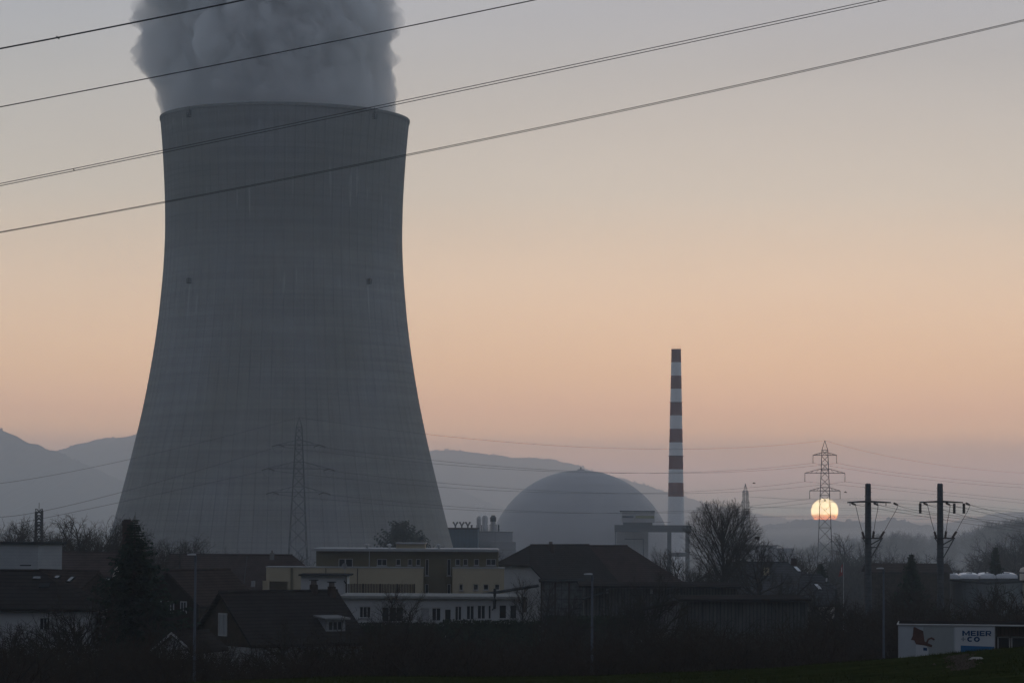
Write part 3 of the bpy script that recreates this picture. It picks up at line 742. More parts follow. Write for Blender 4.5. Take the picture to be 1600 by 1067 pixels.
G4 = 'faint conductors of the distant pylon'
for ai in range(3):
    for s in (-1, 1):
        q = PC[1][(ai, s)]
        wire('power_cable', (q, P(1420, 790+ai*9+s*2, 1700), P(1640, 806+ai*9+s*2, 1500)), .05, f'faint {nm[ai]} wire of the distant pylon passing under the sun, {"upper" if s < 0 else "lower"} strand', G4)

# overhead line close above the viewer
def near_wire(ptsY, rad, label, off=None):
    q = [P(*a) for a in ptsY]
    if off: q = [x + Vector(off) for x in q]
    wire('overhead_wire', q, rad, label, 'overhead wires crossing the sky', n=60, ext=.35, both=True)
    return q
near_wire([(0, 76.5, 118), (190, 39.5, 116), (380, 0.5, 114)], .033, 'uppermost thick overhead wire across the steam column corner')
near_wire([(0, 167.5, 150), (418, 86, 145), (835, 0.5, 140)], .028, 'single dark overhead wire across the middle of the steam')
q3 = near_wire([(0, 287.2, 190), (693, 144.2, 184), (1372, -1.0, 178)], .024, 'upper strand of the twin overhead wire with spacers')
q4 = near_wire([(0, 290.6, 190), (693, 148.2, 184), (1385, 0.5, 178)], .024, 'lower strand of the twin overhead wire with spacers')
near_wire([(0, 362.6, 190), (800, 208.2, 184), (1600, 31.3, 178)], .021, 'near strand of the lowest double wire crossing the tower')
near_wire([(0, 363.8, 190.3), (800, 210.3, 184.3), (1600, 33.2, 178.3)], .019, 'far strand of the lowest double wire crossing the tower')
for px, py, Y, l in ((115.5, 265.6, 189, 'small spacer clamp on the twin wire above the hills'), (1372, 1.2, 178, 'small spacer clamp on the twin wire near the top of the picture'), (90.5, 59.3, 117.5, 'small clamp on the uppermost overhead wire')):
    mb = MB(); q = P(px, py, Y); kk = Y/FPX
    kk *= .8; mb.tube([(-1.6*kk, -.1, 1.7*kk), (1.6*kk, .1, -1.7*kk)], .028, 6); mb.tube([(-2.0*kk, 0, 1.6*kk), (-1.0*kk, 0, 1.9*kk)], .036, 6); mb.tube([(1.0*kk, 0, -1.9*kk), (2.0*kk, 0, -1.6*kk)], .036, 6)
    o = mb.build('wire_spacer', M['cable']); o.location = q; tag(o, l, 'clamp')

# ------------------------------------------------------------------ distribution poles
def cable_pole(px, Y, label, straight):
    k = Y/FPX; t = P(px, 755, Y); g = gz(t.x, Y); H = t.z-g
    root = thing('power_pole', (t.x, Y, g), label, 'power pole', 'concrete power poles')
    X = lambda p_: (p_-px)*k
    Z = lambda p_: P(px, p_, Y).z-g
    mb = MB(); mb.lathe([(.42, -1), (.30, H-.1), (.22, H)], 14); mb.build('pole', M['pole_conc'], root, smooth=False)
    mb = MB()
    for i in range(int(H/.45)-2):               # climbing rungs
        z = 3 + i*.45
        if z < H-.4: rr_ = .42-.12*z/H; mb.box(-rr_-.09, -rr_+.02, -.02, .02, z, z+.03) if i % 2 else mb.box(rr_-.02, rr_+.09, -.02, .02, z, z+.03)
    mb.build('climbing_rung', M['steel_dark'], root)
    le, re = ((px-33, px+34.5))
    mb = MB(); yc = 784
    mb.mesh([(X(le), -.12, Z(785.6)), (X(px), -.12, Z(784.8)), (X(re), -.12, Z(785.6)), (X(re), -.12, Z(783.8)), (X(px), -.12, Z(781.6)), (X(le), -.12, Z(783.8)),
             (X(le), .12, Z(785.6)), (X(px), .12, Z(784.8)), (X(re), .12, Z(785.6)), (X(re), .12, Z(783.8)), (X(px), .12, Z(781.6)), (X(le), .12, Z(783.8))],
            [(0,1,4,5),(1,2,3,4),(6,11,10,7),(7,10,9,8),(0,6,7,1),(1,7,8,2),(3,9,10,4),(4,10,11,5),(0,5,11,6),(2,8,9,3)])
    o = mb.build('crossarm', M['steel_dark'], root); o.location = (0, -.46, 0)
    ends = []
    for dx in (-27, 8, 39):                     # dead-end insulators to the line
        mb = MB(); a = Vector((X(px+dx), -.45, Z(785.5))); b = Vector((X(px+dx+8), .2, Z(788.6))); mb.tube([a, a.lerp(b, .15), a.lerp(b, .85), b], [.05, .12, .10, .04], 7); mb.build('insulator', M['insul'], root); ends.append(b)
    if straight:
        for dx in (-32, 21, 36):
            mb = MB(); prof = []
            z0, z1 = Z(786), Z(802)
            for j in range(13): prof.append((.11 if j % 2 else .17, z0+(z1-z0)*j/12))
            mb.lathe(prof[::-1], 8, X(px+dx), -.46); mb.build('post_insulator', M['insul'], root)
    else:
        for dx in (-29, 14, 27):
            mb = MB(); mb.tube([(X(px+dx), -.46, Z(785.5)), (X(px+dx), -.46, Z(790))], .04, 5); mb.build('hanger', M['steel_dark'], root)
    mb = MB(); z = Z(840.5)                     # lower bracket
    mb.bar((X(px-10), -.45, z), (X(px+22), -.45, z), .075)
    mb.bar((X(px+21), -.45, z), (X(px+4), -.38, Z(850)), .06); mb.bar((X(px+20), -.45, Z(842)), (X(px+4), -.38, Z(871)), .055)
    mb.bar((X(px+4), -.40, Z(854.5)), (X(px+12), -.42, Z(854.5)), .04); mb.bar((X(px-9), -.45, z), (X(px-3), -.4, Z(850)), .05)
    mb.build('bracket', M['steel_dark'], root)
    bt = []
    for (x0, y0, x1, y1) in ((-7, 841, -10, 830.5), (6.5, 841, 8, 829.5), (17, 841, 24, 830)):
        a, b = Vector((X(px+x0), -.5, Z(y0))), Vector((X(px+x1), -.5, Z(y1))); mb = MB()
        pts = [a.lerp(b, j/8) for j in range(9)]; mb.tube(pts, [.10 if j % 2 else .15 for j in range(9)], 8); mb.build('cable_end', M['insul'], root); bt.append(b)
    for i, (b, e) in enumerate(zip(bt, ends)):
        mb = MB(); mid = b.lerp(e, .82) + Vector((0, -.05, -.15)); mb.tube([b, b.lerp(mid, .5) + Vector((-.03, 0, 0)), mid, e + Vector((0, 0, -.1)), e], .028, 4); mb.build('lead', M['cable'], root)
    return [root.location + e for e in ends]
e1 = cable_pole(1356.3, 300, 'grey pole beside the sun with a plain flat crossarm', False)
e2 = cable_pole(1468.8, 300, 'grey pole with ribbed insulators under its crossarm', True)
far1 = [((1470, 811), (1600, 831)), ((1470, 806), (1600, 822)), ((1470, 803), (1600, 818))]
nn = ['inner', 'middle', 'outer']
for i, e in enumerate(e1):
    wire('power_cable', (e, P(*far1[i][0], 370), P(*far1[i][1], 450)), .020, f'{nn[i]} cable running away from the plain-crossarm pole', 'cables leaving the two poles', ext=.12)
far2 = [((1530, 812), (1600, 828)), ((1545, 803), (1600, 817)), ((1555, 799), (1600, 811))]
for i, e in enumerate(e2):
    wire('power_cable', (e, P(*far2[i][0], 340), P(*far2[i][1], 390)), .020, f'{nn[i]} cable running away from the pole with ribbed insulators', 'cables leaving the two poles', ext=.12)

# ------------------------------------------------------------------ street lamps
def street_lamp(px, ytop, Y, label, w=14):
    k = Y/FPX; t = P(px, ytop, Y); g = gz(t.x, Y); H = t.z-g
    root = thing('street_lamp', (t.x, Y, g), label, 'street lamp', 'street lamps at the foot of the field')
    mb = MB(); mb.lathe([(.105, -.5), (.09, 1.2), (.055, H-.1)], 10); mb.build('pole', M['lamp_grey'], root, smooth=True)
    mb = MB(); L = w*k
    pf = [(.03*L, -.10, .055), (-.2*L, -.16, .075), (-.62*L, -.17, .065), (-.95*L, -.12, .04), (-1.0*L, -.04, .03)]
    vs, fs = [], []
    for x, yy, h in pf: vs += [(x, yy, H-.02), (x, -yy, H-.02), (x, -yy*.6, H+h), (x, yy*.6, H+h)]
    for j in range(len(pf)-1):
        for i in range(4): fs.append((4*j+i, 4*j+(i+1) % 4, 4*j+4+(i+1) % 4, 4*j+4+i))
    fs += [(3, 2, 1, 0), (16, 17, 18, 19)]
    mb.mesh(vs, fs); mb.build('lamp_head', M['galv'], root)
    mb = MB(); mb.tube([(0, 0, H-.35), (0, 0, H-.03)], .07, 8); mb.build('collar', M['lamp_grey'], root)
street_lamp(305.6, 866.5, 150, 'street lamp standing before the dark gabled house', 13)
street_lamp(925.4, 897, 165, 'street lamp standing before the big barn roof', 13)
street_lamp(1380.5, 888, 185, 'street lamp between the plain pole and the billboard', 11)

# ------------------------------------------------------------------ buildings
def add_window(root, rect, y, mull=1, sill=True, mat_f='frame_white', pane='glass', fr=.07):
    a, b, c, d = rect; e = y+.12
    mb = MB()
    for q in ((a, a+fr, c, d), (b-fr, b, c, d), (a+fr, b-fr, c, c+fr), (a+fr, b-fr, d-fr, d)): mb.box(q[0]+.002, q[1]-.002, e, e+.05, q[2]+.002, q[3]-.002)
    for i in range(mull): x = a+(b-a)*(i+1)/(mull+1); mb.box(x-fr*.45, x+fr*.45, e, e+.05, c+fr, d-fr)
    w = mb.build('window', M[mat_f], root)
    mb = MB(); mb.face([(a+.01, e+.035, c+.01), (b-.01, e+.035, c+.01), (b-.01, e+.035, d-.01), (a+.01, e+.035, d-.01)]); mb.build('pane', M[pane], w)
    if WR.random() < .5 and pane == 'glass':   # a blind or curtain let down to its own height
        f_ = WR.uniform(.2, .75); mb = MB()
        if WR.random() < .6: mb.box(a+fr, b-fr, e+.055, e+.065, d-fr-(d-c)*f_, d-fr)
        else: mb.box(a+fr, a+fr+(b-a)*f_*.5, e+.055, e+.065, c+fr, d-fr)
        mb.build('blind', M[WR.choice(('shutter', 'blind_pale', 'render_grey'))], w)
    if sill: mb = MB(); mb.box(a-.08, b+.08, y-.10, y-.003, c-.09, c-.005); mb.build('sill', M['trim_light'], w)
    return w

WR = random.Random(12)
class Bld:
    """A building squarely facing the viewer: photo pixels at depth Y become local metres."""
    def __init__(s, name, px, Y, label, cat='building', ground=None):
        s.Y = Y; x = P(px, 800, Y).x; s.g = gz(x, Y) if ground is None else ground
        s.root = thing(name, (x, Y, s.g), label, cat)
    def X(s, px): return P(px, 880, s.Y).x - s.root.location.x
    def Z(s, py, px=800): return P(px, py, s.Y).z - s.g
    def R(s, x0, x1, y0, y1): m = (x0+x1)/2; return (s.X(x0), s.X(x1), s.Z(y1, m), s.Z(y0, m))

# block of flats: olive upper storey and tan front volumes
b = Bld('apartment_block', 600, 330, 'olive and tan flat-roofed block with a row of small windows', 'apartment block')
wins = [(529, 551, 872.5, 888), (589, 604.5, 873, 883.5), (618.5, 626, 873, 883), (637, 644, 873, 883), (650, 657, 873, 883), (664.5, 670, 873, 899), (698.5, 704.5, 873, 899), (711.5, 719, 873, 883), (723.5, 731, 873, 883), (740.5, 748.5, 873, 883), (759.5, 775, 873, 883), (664.5, 670, 912, 929), (699, 704.5, 912, 929)]
hs = [b.R(*w) for w in wins]
x0, x1, zt = b.X(494), b.X(778), b.Z(862)
mb = MB(); mb.wall(x0, x1, 0, zt, 0, hs); mb.face([(x0, 0, 0), (x0, 0, zt), (x0, 12, zt), (x0, 12, 0)]); mb.face([(x1, 0, zt), (x1, 0, 0), (x1, 12, 0), (x1, 12, zt)]); mb.face([(x1, 12, 0), (x0, 12, 0), (x0, 12, zt), (x1, 12, zt)])
mb.build('wall', M['olive_wall'], b.root)
for w, h in zip(wins, hs): add_window(b.root, h, 0, mull=1 if (w[1]-w[0]) > 9 else 0, sill=w[2] < 900)
mb = MB(); mb.box(b.X(487), b.X(779), -.9, 12.6, zt+.003, zt+.24); mb.box(b.X(489), b.X(777.5), -.5, 12.2, zt+.243, zt+.30)
mb.build('roof', M['trim_light'], b.root)
mb = MB(); mb.box(b.X(616.5), b.X(662), 4, 8, zt+.30, b.Z(851)); mb.build('penthouse', M['tan_wall'], b.root); mb = MB(); mb.box(b.X(615.5), b.X(663.5), 3.7, 8.3, b.Z(851)+.003, b.Z(849)); mb.build('penthouse_roof', M['trim_light'], b.root)
for px in (571.5, 606.5, 684.5):
    mb = MB(); x = b.X(px); z = zt+.3; mb.lathe([(.14, z), (.14, z+.28), (.3, z+.30), (.26, z+.46), (.05, z+.52)], 10, x, 3); mb.build('roof_vent', M['galv'], b.root)
mb = MB(); mb.tube([(b.X(543), 3, zt+.3), (b.X(543), 3, b.Z(838))], .03, 5); mb.build('antenna', M['galv'], b.root)
mb = MB(); mb.tube([(b.X(577), -.06, b.Z(887)), (b.X(577), -.06, zt)], .05, 6); mb.build('downpipe', M['galv'], b.root)
# tan volumes standing proud
def tan(px0, px1, wl_, opening=None):
    hs = [b.R(*w) for w in wl_]; x0, x1, z1 = b.X(px0), b.X(px1), b.Z(887.5); y = -3.0; mb = MB()
    ho = hs + ([b.R(*opening)] if opening else [])
    mb.wall(x0, x1, 0, z1, y, ho, .25)
    if opening: q = b.R(*opening); mb.face([(q[0]-1, -.01, q[2]), (q[1]+1, -.01, q[2]), (q[1]+1, -.01, q[3]), (q[0]-1, -.01, q[3])])
    for x in (x0, x1): mb.face([(x, y, 0), (x, y, z1), (x, -.003, z1), (x, -.003, 0)])
    mb.face([(x0, y, z1), (x1, y, z1), (x1, -.003, z1), (x0, -.003, z1)])
    mb.build('front_volume', M['tan_wall'], b.root)
    mb = MB(); mb.box(x0-.05, x1+.05, y-.06, -.004, z1+.003, z1+.11); mb.build('parapet', M['trim_light'], b.root)
    for h in hs: add_window(b.root, h, y, 0)
tan(419.5, 662, [], (424.5, 453, 907, 945)); tan(708, 788, [(718.5, 724.5, 911.5, 921), (740.5, 748, 911.5, 920.5), (756, 764, 911.5, 920.5), (773.5, 781, 911.5, 920.5)])
for px in (512, 561): mb = MB(); mb.tube([(b.X(px), -3.06, 0), (b.X(px), -3.06, b.Z(888))], .045, 6); mb.build('downpipe', M['trim_dark'], b.root)
mb = MB(); mb.box(b.X(457.5), b.X(461), -3.2, -3.004, 0, b.Z(888)); mb.build('wall_pier', M['olive_wall'], b.root)
# aerial with dish
q = Vector((P(539, 885, 322).x, 322, 0)); g = gz(q.x, 322)
r = thing('tv_aerial', (q.x, 322, g), 'slim mast with a pale dish before the olive block', 'aerial')
zz = lambda py: P(539, py, 322).z-g
mb = MB(); mb.tube([(0, 0, 0), (0, 0, zz(872))], .04, 6); mb.build('mast', M['galv'], r)
mb = MB(); vs = [(-.15, -.12, zz(884))] + [(-.05+.30*cos(a), -.25+.08*cos(a), zz(884)+.34*sin(a)) for a in [2*pi*i/14 for i in range(14)]]
mb.mesh(vs, [(0, 1+i, 1+(i+1) % 14) for i in range(14)] + [(0, 1+(i+1) % 14, 1+i) for i in range(14)]); mb.build('dish', M['trim_light'], r)

# white annex with dark flat roof
b = Bld('flat_roofed_annex', 506, 300, 'small white annex with dark overhanging flat roof behind the gabled house', 'annex')
mb = MB(); mb.box(b.X(470.5), b.X(541), 0, 6, 0, b.Z(901)); mb.build('wall', M['white_wall'], b.root)
mb = MB(); mb.box(b.X(467), b.X(547), -.6, 6.5, b.Z(901)+.003, b.Z(898.4)); mb.build('roof', M['trim_dark'], b.root)
mb = MB(); mb.tube([(b.X(541.5), -.1, 0), (b.X(541.5), -.1, b.Z(901))], .06, 6); mb.tube([(b.X(538), -.1, b.Z(908)), (b.X(541.5), -.1, b.Z(914))], .06, 6); mb.build('downpipe', M['trim_dark'], b.root)

# long low white building with tall windows
b = Bld('low_white_building', 675, 270, 'long low white building with a row of tall dark windows', 'building')
wins = [(562, 580, 947, 965, 2), (597, 631, 948, 971, 2), (675, 689.5, 949, 970, 1), (695, 705.5, 951, 971, 0), (711, 722, 946.5, 969, 1), (729, 741.5, 945.5, 968, 1), (746, 759, 945, 967, 1), (763, 768, 945, 967, 0), (780, 792, 944.5, 966.5, 0), (797, 808, 944.5, 966.5, 0)]
hs = [b.R(*w[:4]) for w in wins]; sh = b.R(657, 672, 949, 971)
x0, x1, zt = b.X(535), b.X(816), b.Z(935.5)
mb = MB(); mb.wall(x0, x1, 0, zt, 0, hs+[sh]); mb.face([(x1, 0, zt), (x1, 0, 0), (x1, 10, 0), (x1, 10, zt)]); mb.face([(x0, 0, 0), (x0, 0, zt), (x0, 10, zt), (x0, 10, 0)])
mb.build('wall', M['white_wall'], b.root)
for w, h in zip(wins, hs): add_window(b.root, h, 0, w[4])
add_window(b.root, sh, 0, 0, pane='shutter')
mb = MB(); mb.box(b.X(532), b.X(818), -.45, 10.4, zt+.003, b.Z(931.5)); mb.build('roof', M['gravel_roof'], b.root)
mb = MB(); mb.tube([(b.X(769), -.35, b.Z(952)), (b.X(773), -.35, b.Z(950.5)), (b.X(773.5), -.35, b.Z(919))], .13, 8); mb.build('flue_pipe', M['trim_dark'], b.root)

# slatted terrace fence on that roof's far side
b = Bld('slatted_fence', 594, 292, 'dark slatted terrace fence before the tan wall', 'fence')
for i in range(9):
    x = b.X(541)+(b.X(648)-b.X(541))*i/8; mb = MB(); mb.box(x-.05, x+.05, 0, .1, 0, b.Z(912.5)); mb.build('post', M['wood_dark'], b.root)
mb = MB()
for j in range(44): x = b.X(541)+(b.X(648)-b.X(541))*j/44; mb.box(x+.02, x+.13, -.04, -.004, b.Z(931), b.Z(913))
mb.build('slat_panel', M['wood_dark'], b.root)

def hedge(pts, Y, h, dep, label, seed):
    r = random.Random(seed); a, c = P(pts[0], 960, Y), P(pts[1], 960, Y); g = min(gz(a.x, Y), gz(c.x, Y)); H = P((pts[0]+pts[1])/2, h, Y).z-g
    root = thing('hedge', (a.x, Y, g), label, 'hedge', 'evergreen hedges'); mb = MB(); L = c.x-a.x
    mb.box(.25, L-.25, .25, dep-.25, 0, H-.3); mb.build('stems', M['leafbush'], root); mb = MB()
    for _ in range(int(L*(H+dep)*95)):
        x = r.uniform(0, L)
        if r.random() < H/(H+dep): y, z, n = r.uniform(-.05, .3), r.uniform(0, H), Vector((0, -1, .3))
        else: y, z, n = r.uniform(0, dep), H - r.uniform(.0, .34), Vector((0, -.3, 1))
        z += .16*noise.noise((x*.8, y, seed)) + .10*noise.noise((x*2.3, y, seed)); y -= .2*noise.noise((x*.7, z*.9, seed))
        u = Vector((r.gauss(0, 1), r.gauss(0, 1), r.gauss(0, 1))).normalized(); v = u.cross(n).normalized(); k = r.uniform(.06, .15); q = Vector((x, y, z))
        mb.face([q-u*k, q+v*k*.5, q+u*k, q-v*k*.5])
    mb.build('foliage', M['leafbush'], root)
hedge((536, 700), 258, 973, 1.6, 'dark clipped hedge under the wide windows of the low white building', 3)
hedge((692, 848), 257, 969.5, 1.6, 'dark clipped hedge under the narrow windows of the low white building', 4)
hedge((850, 1075), 262, 962, 1.5, 'dark overgrown hedge before the mesh front and long barn', 5)

def pitched(name, loc, yaw, L, Wd, ze, zr, label, wallm, roofm, cat='house', h0=0.0, h1=0.0, ov=.45, gablem=None, wz=None):
    """Ridge along local x (0..L); y = -Wd..Wd. h0, h1: hipped share of each end (1 = full hip)."""
    root = thing(name, loc, label, cat, None, yaw)
    sl_ = (zr-ze)/Wd; zo = ze - ov*sl_; Wo = Wd+ov
    def end(x, s, h):                          # points along an end from near eave to far eave
        if h <= 0: return [(x+s*ov, -Wo, zo), (x+s*ov, 0, zr), (x+s*ov, Wo, zo)], None
        zt = zr-(zr-ze)*h; w1 = Wd*h; inset = Wd*h*.9
        if h >= 1: return [(x+s*ov, -Wo, zo), (x-s*inset, 0, zr), (x+s*ov, Wo, zo)], [(x+s*ov, -Wo, zo), (x-s*inset, 0, zr), (x+s*ov, Wo, zo)]
        w2 = w1 + 0.0
        return [(x+s*ov, -Wo, zo), (x+s*ov, -w2, zt), (x-s*inset, 0, zr), (x+s*ov, w2, zt), (x+s*ov, Wo, zo)], [(x+s*ov, -w2, zt), (x-s*inset, 0, zr), (x+s*ov, w2, zt)]
    A, ha = end(0, -1, h0); B, hb = end(L, 1, h1)
    ia, ib = len(A)//2, len(B)//2
    mb = MB()
    near = A[:ia+1] + B[:ib+1][::-1]; far = B[ib:] + A[ia:][::-1]
    near = near[::-1]
    t = .2
    mb.slab([Vector(p_)+Vector((0, 0, t)) for p_ in near], t); mb.slab([Vector(p_)+Vector((0, 0, t)) for p_ in far[::-1]], t)
    if ha: mb.slab([Vector(p_)+Vector((-.004, 0, t+.004)) for p_ in ha], t)
    if hb: mb.slab([Vector(p_)+Vector((.004, 0, t+.004)) for p_ in hb[::-1]], t)
    roof = mb.build('roof', roofm, root)
    mb = MB(); mb.tube([(A[ia][0], 0, zr+t), (B[ib][0], 0, zr+t)], .11, 6); mb.build('ridge_tiles', roofm, roof)
    mb = MB()
    def gab(x, h):
        if h >= 1: return [(x, -Wd, 0), (x, -Wd, ze), (x, Wd, ze), (x, Wd, 0)]
        if h > 0: zt = zr-(zr-ze)*h; w1 = Wd*h; return [(x, -Wd, 0), (x, -Wd, ze), (x, -w1, zt-.02), (x, w1, zt-.02), (x, Wd, ze), (x, Wd, 0)]
        return [(x, -Wd, 0), (x, -Wd, ze), (x, 0, zr-.02), (x, Wd, ze), (x, Wd, 0)]
    mb.face([(0, -Wd, 0), (L, -Wd, 0), (L, -Wd, ze), (0, -Wd, ze)]); mb.face([(L, Wd, 0), (0, Wd, 0), (0, Wd, ze), (L, Wd, ze)])
    g1 = gab(L, h1); mb.face(g1)
    if wz is None: mb.face(gab(0, h0)[::-1]); mb.build('wall', wallm, root)
    else:                                      # timber gable above the masonry storey
        mb.face([(0, Wd, 0), (0, -Wd, 0), (0, -Wd, wz), (0, Wd, wz)]); mb.build('wall', wallm, root)
        m2 = MB(); m2.slab
        m2.face([(-.06, Wd, wz), (-.06, -Wd, wz), (-.06, -Wd, ze), (-.06, 0, zr-.03), (-.06, Wd, ze)]); m2.face([(-.06, -Wd, wz), (-.06, Wd, wz), (0, Wd, wz), (0, -Wd, wz)])
        m2.build('gable', gablem, root)
    return root, roof
def roof_z(ze, zr, Wd, y): return zr - (zr-ze)*abs(y)/Wd + .2
def end_window(root, y0, y1, z0, z1, mull=1, x=-.07, m='frame_white', pane='glass'):
    f = .09; mb = MB(); X0, X1 = x-.07, x-.003
    mb.box(X0, X1, y0, y0+f, z0, z1); mb.box(X0, X1, y1-f, y1, z0, z1); mb.box(X0, X1, y0+f, y1-f, z0, z0+f); mb.box(X0, X1, y0+f, y1-f, z1-f, z1)
    for i in range(mull): y = y0+(y1-y0)*(i+1)/(mull+1); mb.box(X0, X1, y-f*.4, y+f*.4, z0+f, z1-f)
    w = mb.build('window', M[m], root); mb = MB(); mb.face([(x-.03, y1-.02, z0+.02), (x-.03, y0+.02, z0+.02), (x-.03, y0+.02, z1-.02), (x-.03, y1-.02, z1-.02)]); mb.build('pane', M[pane], w)
def chimney_on(root, x, y, zb, w, d, h, m, pots=2, cap=True, taper=.12):
    mb = MB(); a, bb = w/2, d/2
    mb.mesh([(x+sx*a*(1+(taper if k == 0 else 0)), y+sy*bb*(1+(taper if k == 0 else 0)), zb+(h if k else 0)) for k in (0, 1) for sx, sy in ((-1,-1),(1,-1),(1,1),(-1,1))], [(0,1,5,4),(1,2,6,5),(2,3,7,6),(3,0,4,7),(4,5,6,7)])
    c = mb.build('chimney', M[m], root)
    for i in range(pots):
        xx = x+(i-(pots-1)/2)*w/max(1, pots)*.95; mb = MB(); mb.lathe([(.10, zb+h), (.085, zb+h+.30)], 8, xx, y); mb.build('pot', M['clay_pot'], c)
    if cap: mb = MB(); mb.box(x-a*1.15, x+a*1.15, y-bb*1.1, y+bb*1.1, zb+h+.30, zb+h+.37); mb.build('cap', M['trim_dark'], c)
def skylight(roof, x, y, ze, zr, Wd, w, l, m='skylight', rot=0):
    """A roof window lying in the near slope."""
    s = (zr-ze)/Wd; n = Vector((0, -s, 1)).normalized(); u = Vector((0, 1, s)).normalized()
    c = Vector((x, y, roof_z(ze, zr, Wd, y))); mb = MB()
    def rect(hw, hl, o): return [c + Vector((sx*hw - sy*hl*tan_(rot), 0, 0)) + u*(sy*hl) + n*o for sx, sy in ((-1,-1),(1,-1),(1,1),(-1,1))]
    a, bq = rect(w/2+.08, l/2+.08, .01), rect(w/2+.08, l/2+.08, .10); mb.mesh(a+bq, [(0,1,5,4),(1,2,6,5),(2,3,7,6),(3,0,4,7),(4,5,6,7)])
    f = mb.build('roof_window', M['trim_dark'], roof.parent if roof.parent else roof)
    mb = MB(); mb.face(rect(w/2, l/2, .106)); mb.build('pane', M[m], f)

# dark gabled house in the middle foreground
Y = 212; q = P(350, 924, Y); g = gz(q.x, Y); yaw = radians(36); zr = q.z-g-.2; ze = zr-3.35; Wd = 4.2; L = 9.3
r, rf = pitched('gabled_house', (q.x, Y, g), yaw, L, Wd, ze, zr, 'dark gabled house with two chimneys and a dormer', M['white_wall'], M['roof_dark'], gablem=M['wood_dark'], wz=ze-.35)
end_window(r, -.65, .55, ze+.35, ze+2.0, 1, pane='shutter')
end_window(r, -2.6, -1.5, 1.0, 2.5, 1, x=-.003); end_window(r, 1.0, 2.1, 1.0, 2.5, 1, x=-.003)
chimney_on(r, L*.82, -.1, zr-.3, .46, .42, .95, 'brick', 3); chimney_on(r, L*.965, -.45, zr-.5, .46, .42, 1.0, 'brick', 3)
mb = MB(); dx0, dx1, dz = L*.70, L*.88, zr-1.75; yb = -2.2; yf = -3.6
mb.slab([(dx0-.25, yf-.3, dz+.05), (dx1+.25, yf-.3, dz+.05), (dx1+.25, yb, dz+.22), (dx0-.25, yb, dz+.22)], .14); dro = mb.build('dormer', M['render_grey'], r)
mb = MB(); zf = roof_z(ze, zr, Wd, yf); mb.box(dx0, dx1, yf, yf+.1, zf-.1, dz-.1); mb.face([(dx0, yf, zf-.1), (dx0, yf, dz-.1), (dx0, yb, dz)]); mb.face([(dx1, yf, zf-.1), (dx1, yf, dz-.1), (dx1, yb, dz)]); mb.build('dormer_cheek', M['shutter'], dro)
mb = MB()
for i in range(3): xx = dx0+.25+(dx1-dx0-.5)*i/3; mb.box(xx, xx+(dx1-dx0-.5)/3-.12, yf-.03, yf-.004, zf+.12, dz-.25)
mb.build('dormer_window', M['glass'], dro)
# small white garage beside it
Y = 196; q = P(284, 985, Y); g = gz(q.x, Y); zr = q.z-g
r, rf = pitched('garage', (q.x-.4, Y-1.2, g), radians(70), 5.0, 1.25, zr-1.25, zr-.3, 'small white garage with pale verge beside the gabled house', M['white_wall'], M['roof_dark'], 'garage', ov=.3)
mb = MB()
for s_ in (-1, 1): mb.slab([(-.36, s_*1.56, zr-1.25), (-.31, s_*1.56, zr-1.25), (-.31, 0, zr-.02), (-.36, 0, zr-.02)][::s_], .16)
mb.build('verge_board', M['frame_white'], r)
end_window(r, -.7, .7, zr-2.6, zr-1.8, 2, x=-.003)

# white house with big hipped dark roof at the photo's edge
Y = 200; k = Y/FPX; q = P(44, 893, Y); g = gz(q.x, Y); zr = q.z-g-.2; ze = P(44, 957, Y).z-g+.35; Wd = 4.6
L = (44+150)*k + Wd*.9
r, rf = pitched('hipped_house', (P(-150, 900, Y).x, Y+Wd, g), 0, L, Wd, ze, zr, 'white house with a big dark hipped roof at the photo edge', M['white_wall'], M['roof_dark'], h0=1, h1=1, ov=.5)
x = P(70, 970, Y).x - r.location.x; zz = P(70, 975, Y).z-g
mb = MB(); mb.box(x-.30, x+.30, -Wd-.05, -Wd-.003, zz-.4, zz+.42); w = mb.build('window', M['trim_dark'], r)
mb = MB(); mb.box(x-.08, x-.03, -Wd-.09, -Wd-.053, zz-.33, zz+.36); mb.box(x+.14, x+.19, -Wd-.09, -Wd-.053, zz-.33, zz+.36); mb.box(x-.25, x+.25, -Wd-.09, -Wd-.053, zz-.38, zz-.34); mb.build('frame', M['frame_white'], w)
mb = MB(); mb.box(x-.36, x+.36, -Wd-.14, -Wd-.003, zz-.52, zz-.44); mb.build('sill', M['frame_white'], w)
skylight(rf, P(56, 900, Y).x-r.location.x-.5, -1.1, ze, zr, Wd, .5, .3); skylight(rf, P(60, 920, Y).x-r.location.x, -2.1, ze, zr, Wd, .55, .4, 'trim_dark')
chimney_on(r, P(20, 893, Y).x-r.location.x, .6, zr-.4, .6, .5, .62, 'render_grey', 0)
# house behind with roof windows along its slope
Y = 245; q = P(112, 905, Y); g = gz(q.x, Y); zr = P(92, 894, Y).z-g; ze = zr-2.6
r, rf = pitched('small_house', (P(66, 900, Y).x, Y, g), radians(-42), 7.0, 3.6, ze, zr, 'dark little house with glinting roof windows behind the hipped house', M['brick'], M['roof_brown'], ov=.35)
for (sx, sy, w_, l_) in ((5.0, -1.0, .4, .6), (5.6, -2.6, .45, .5), (4.4, -3.1, .5, .45), (3.0, -.8, .5, .3)): skylight(rf, sx, sy, ze, zr, 3.6, w_, l_)
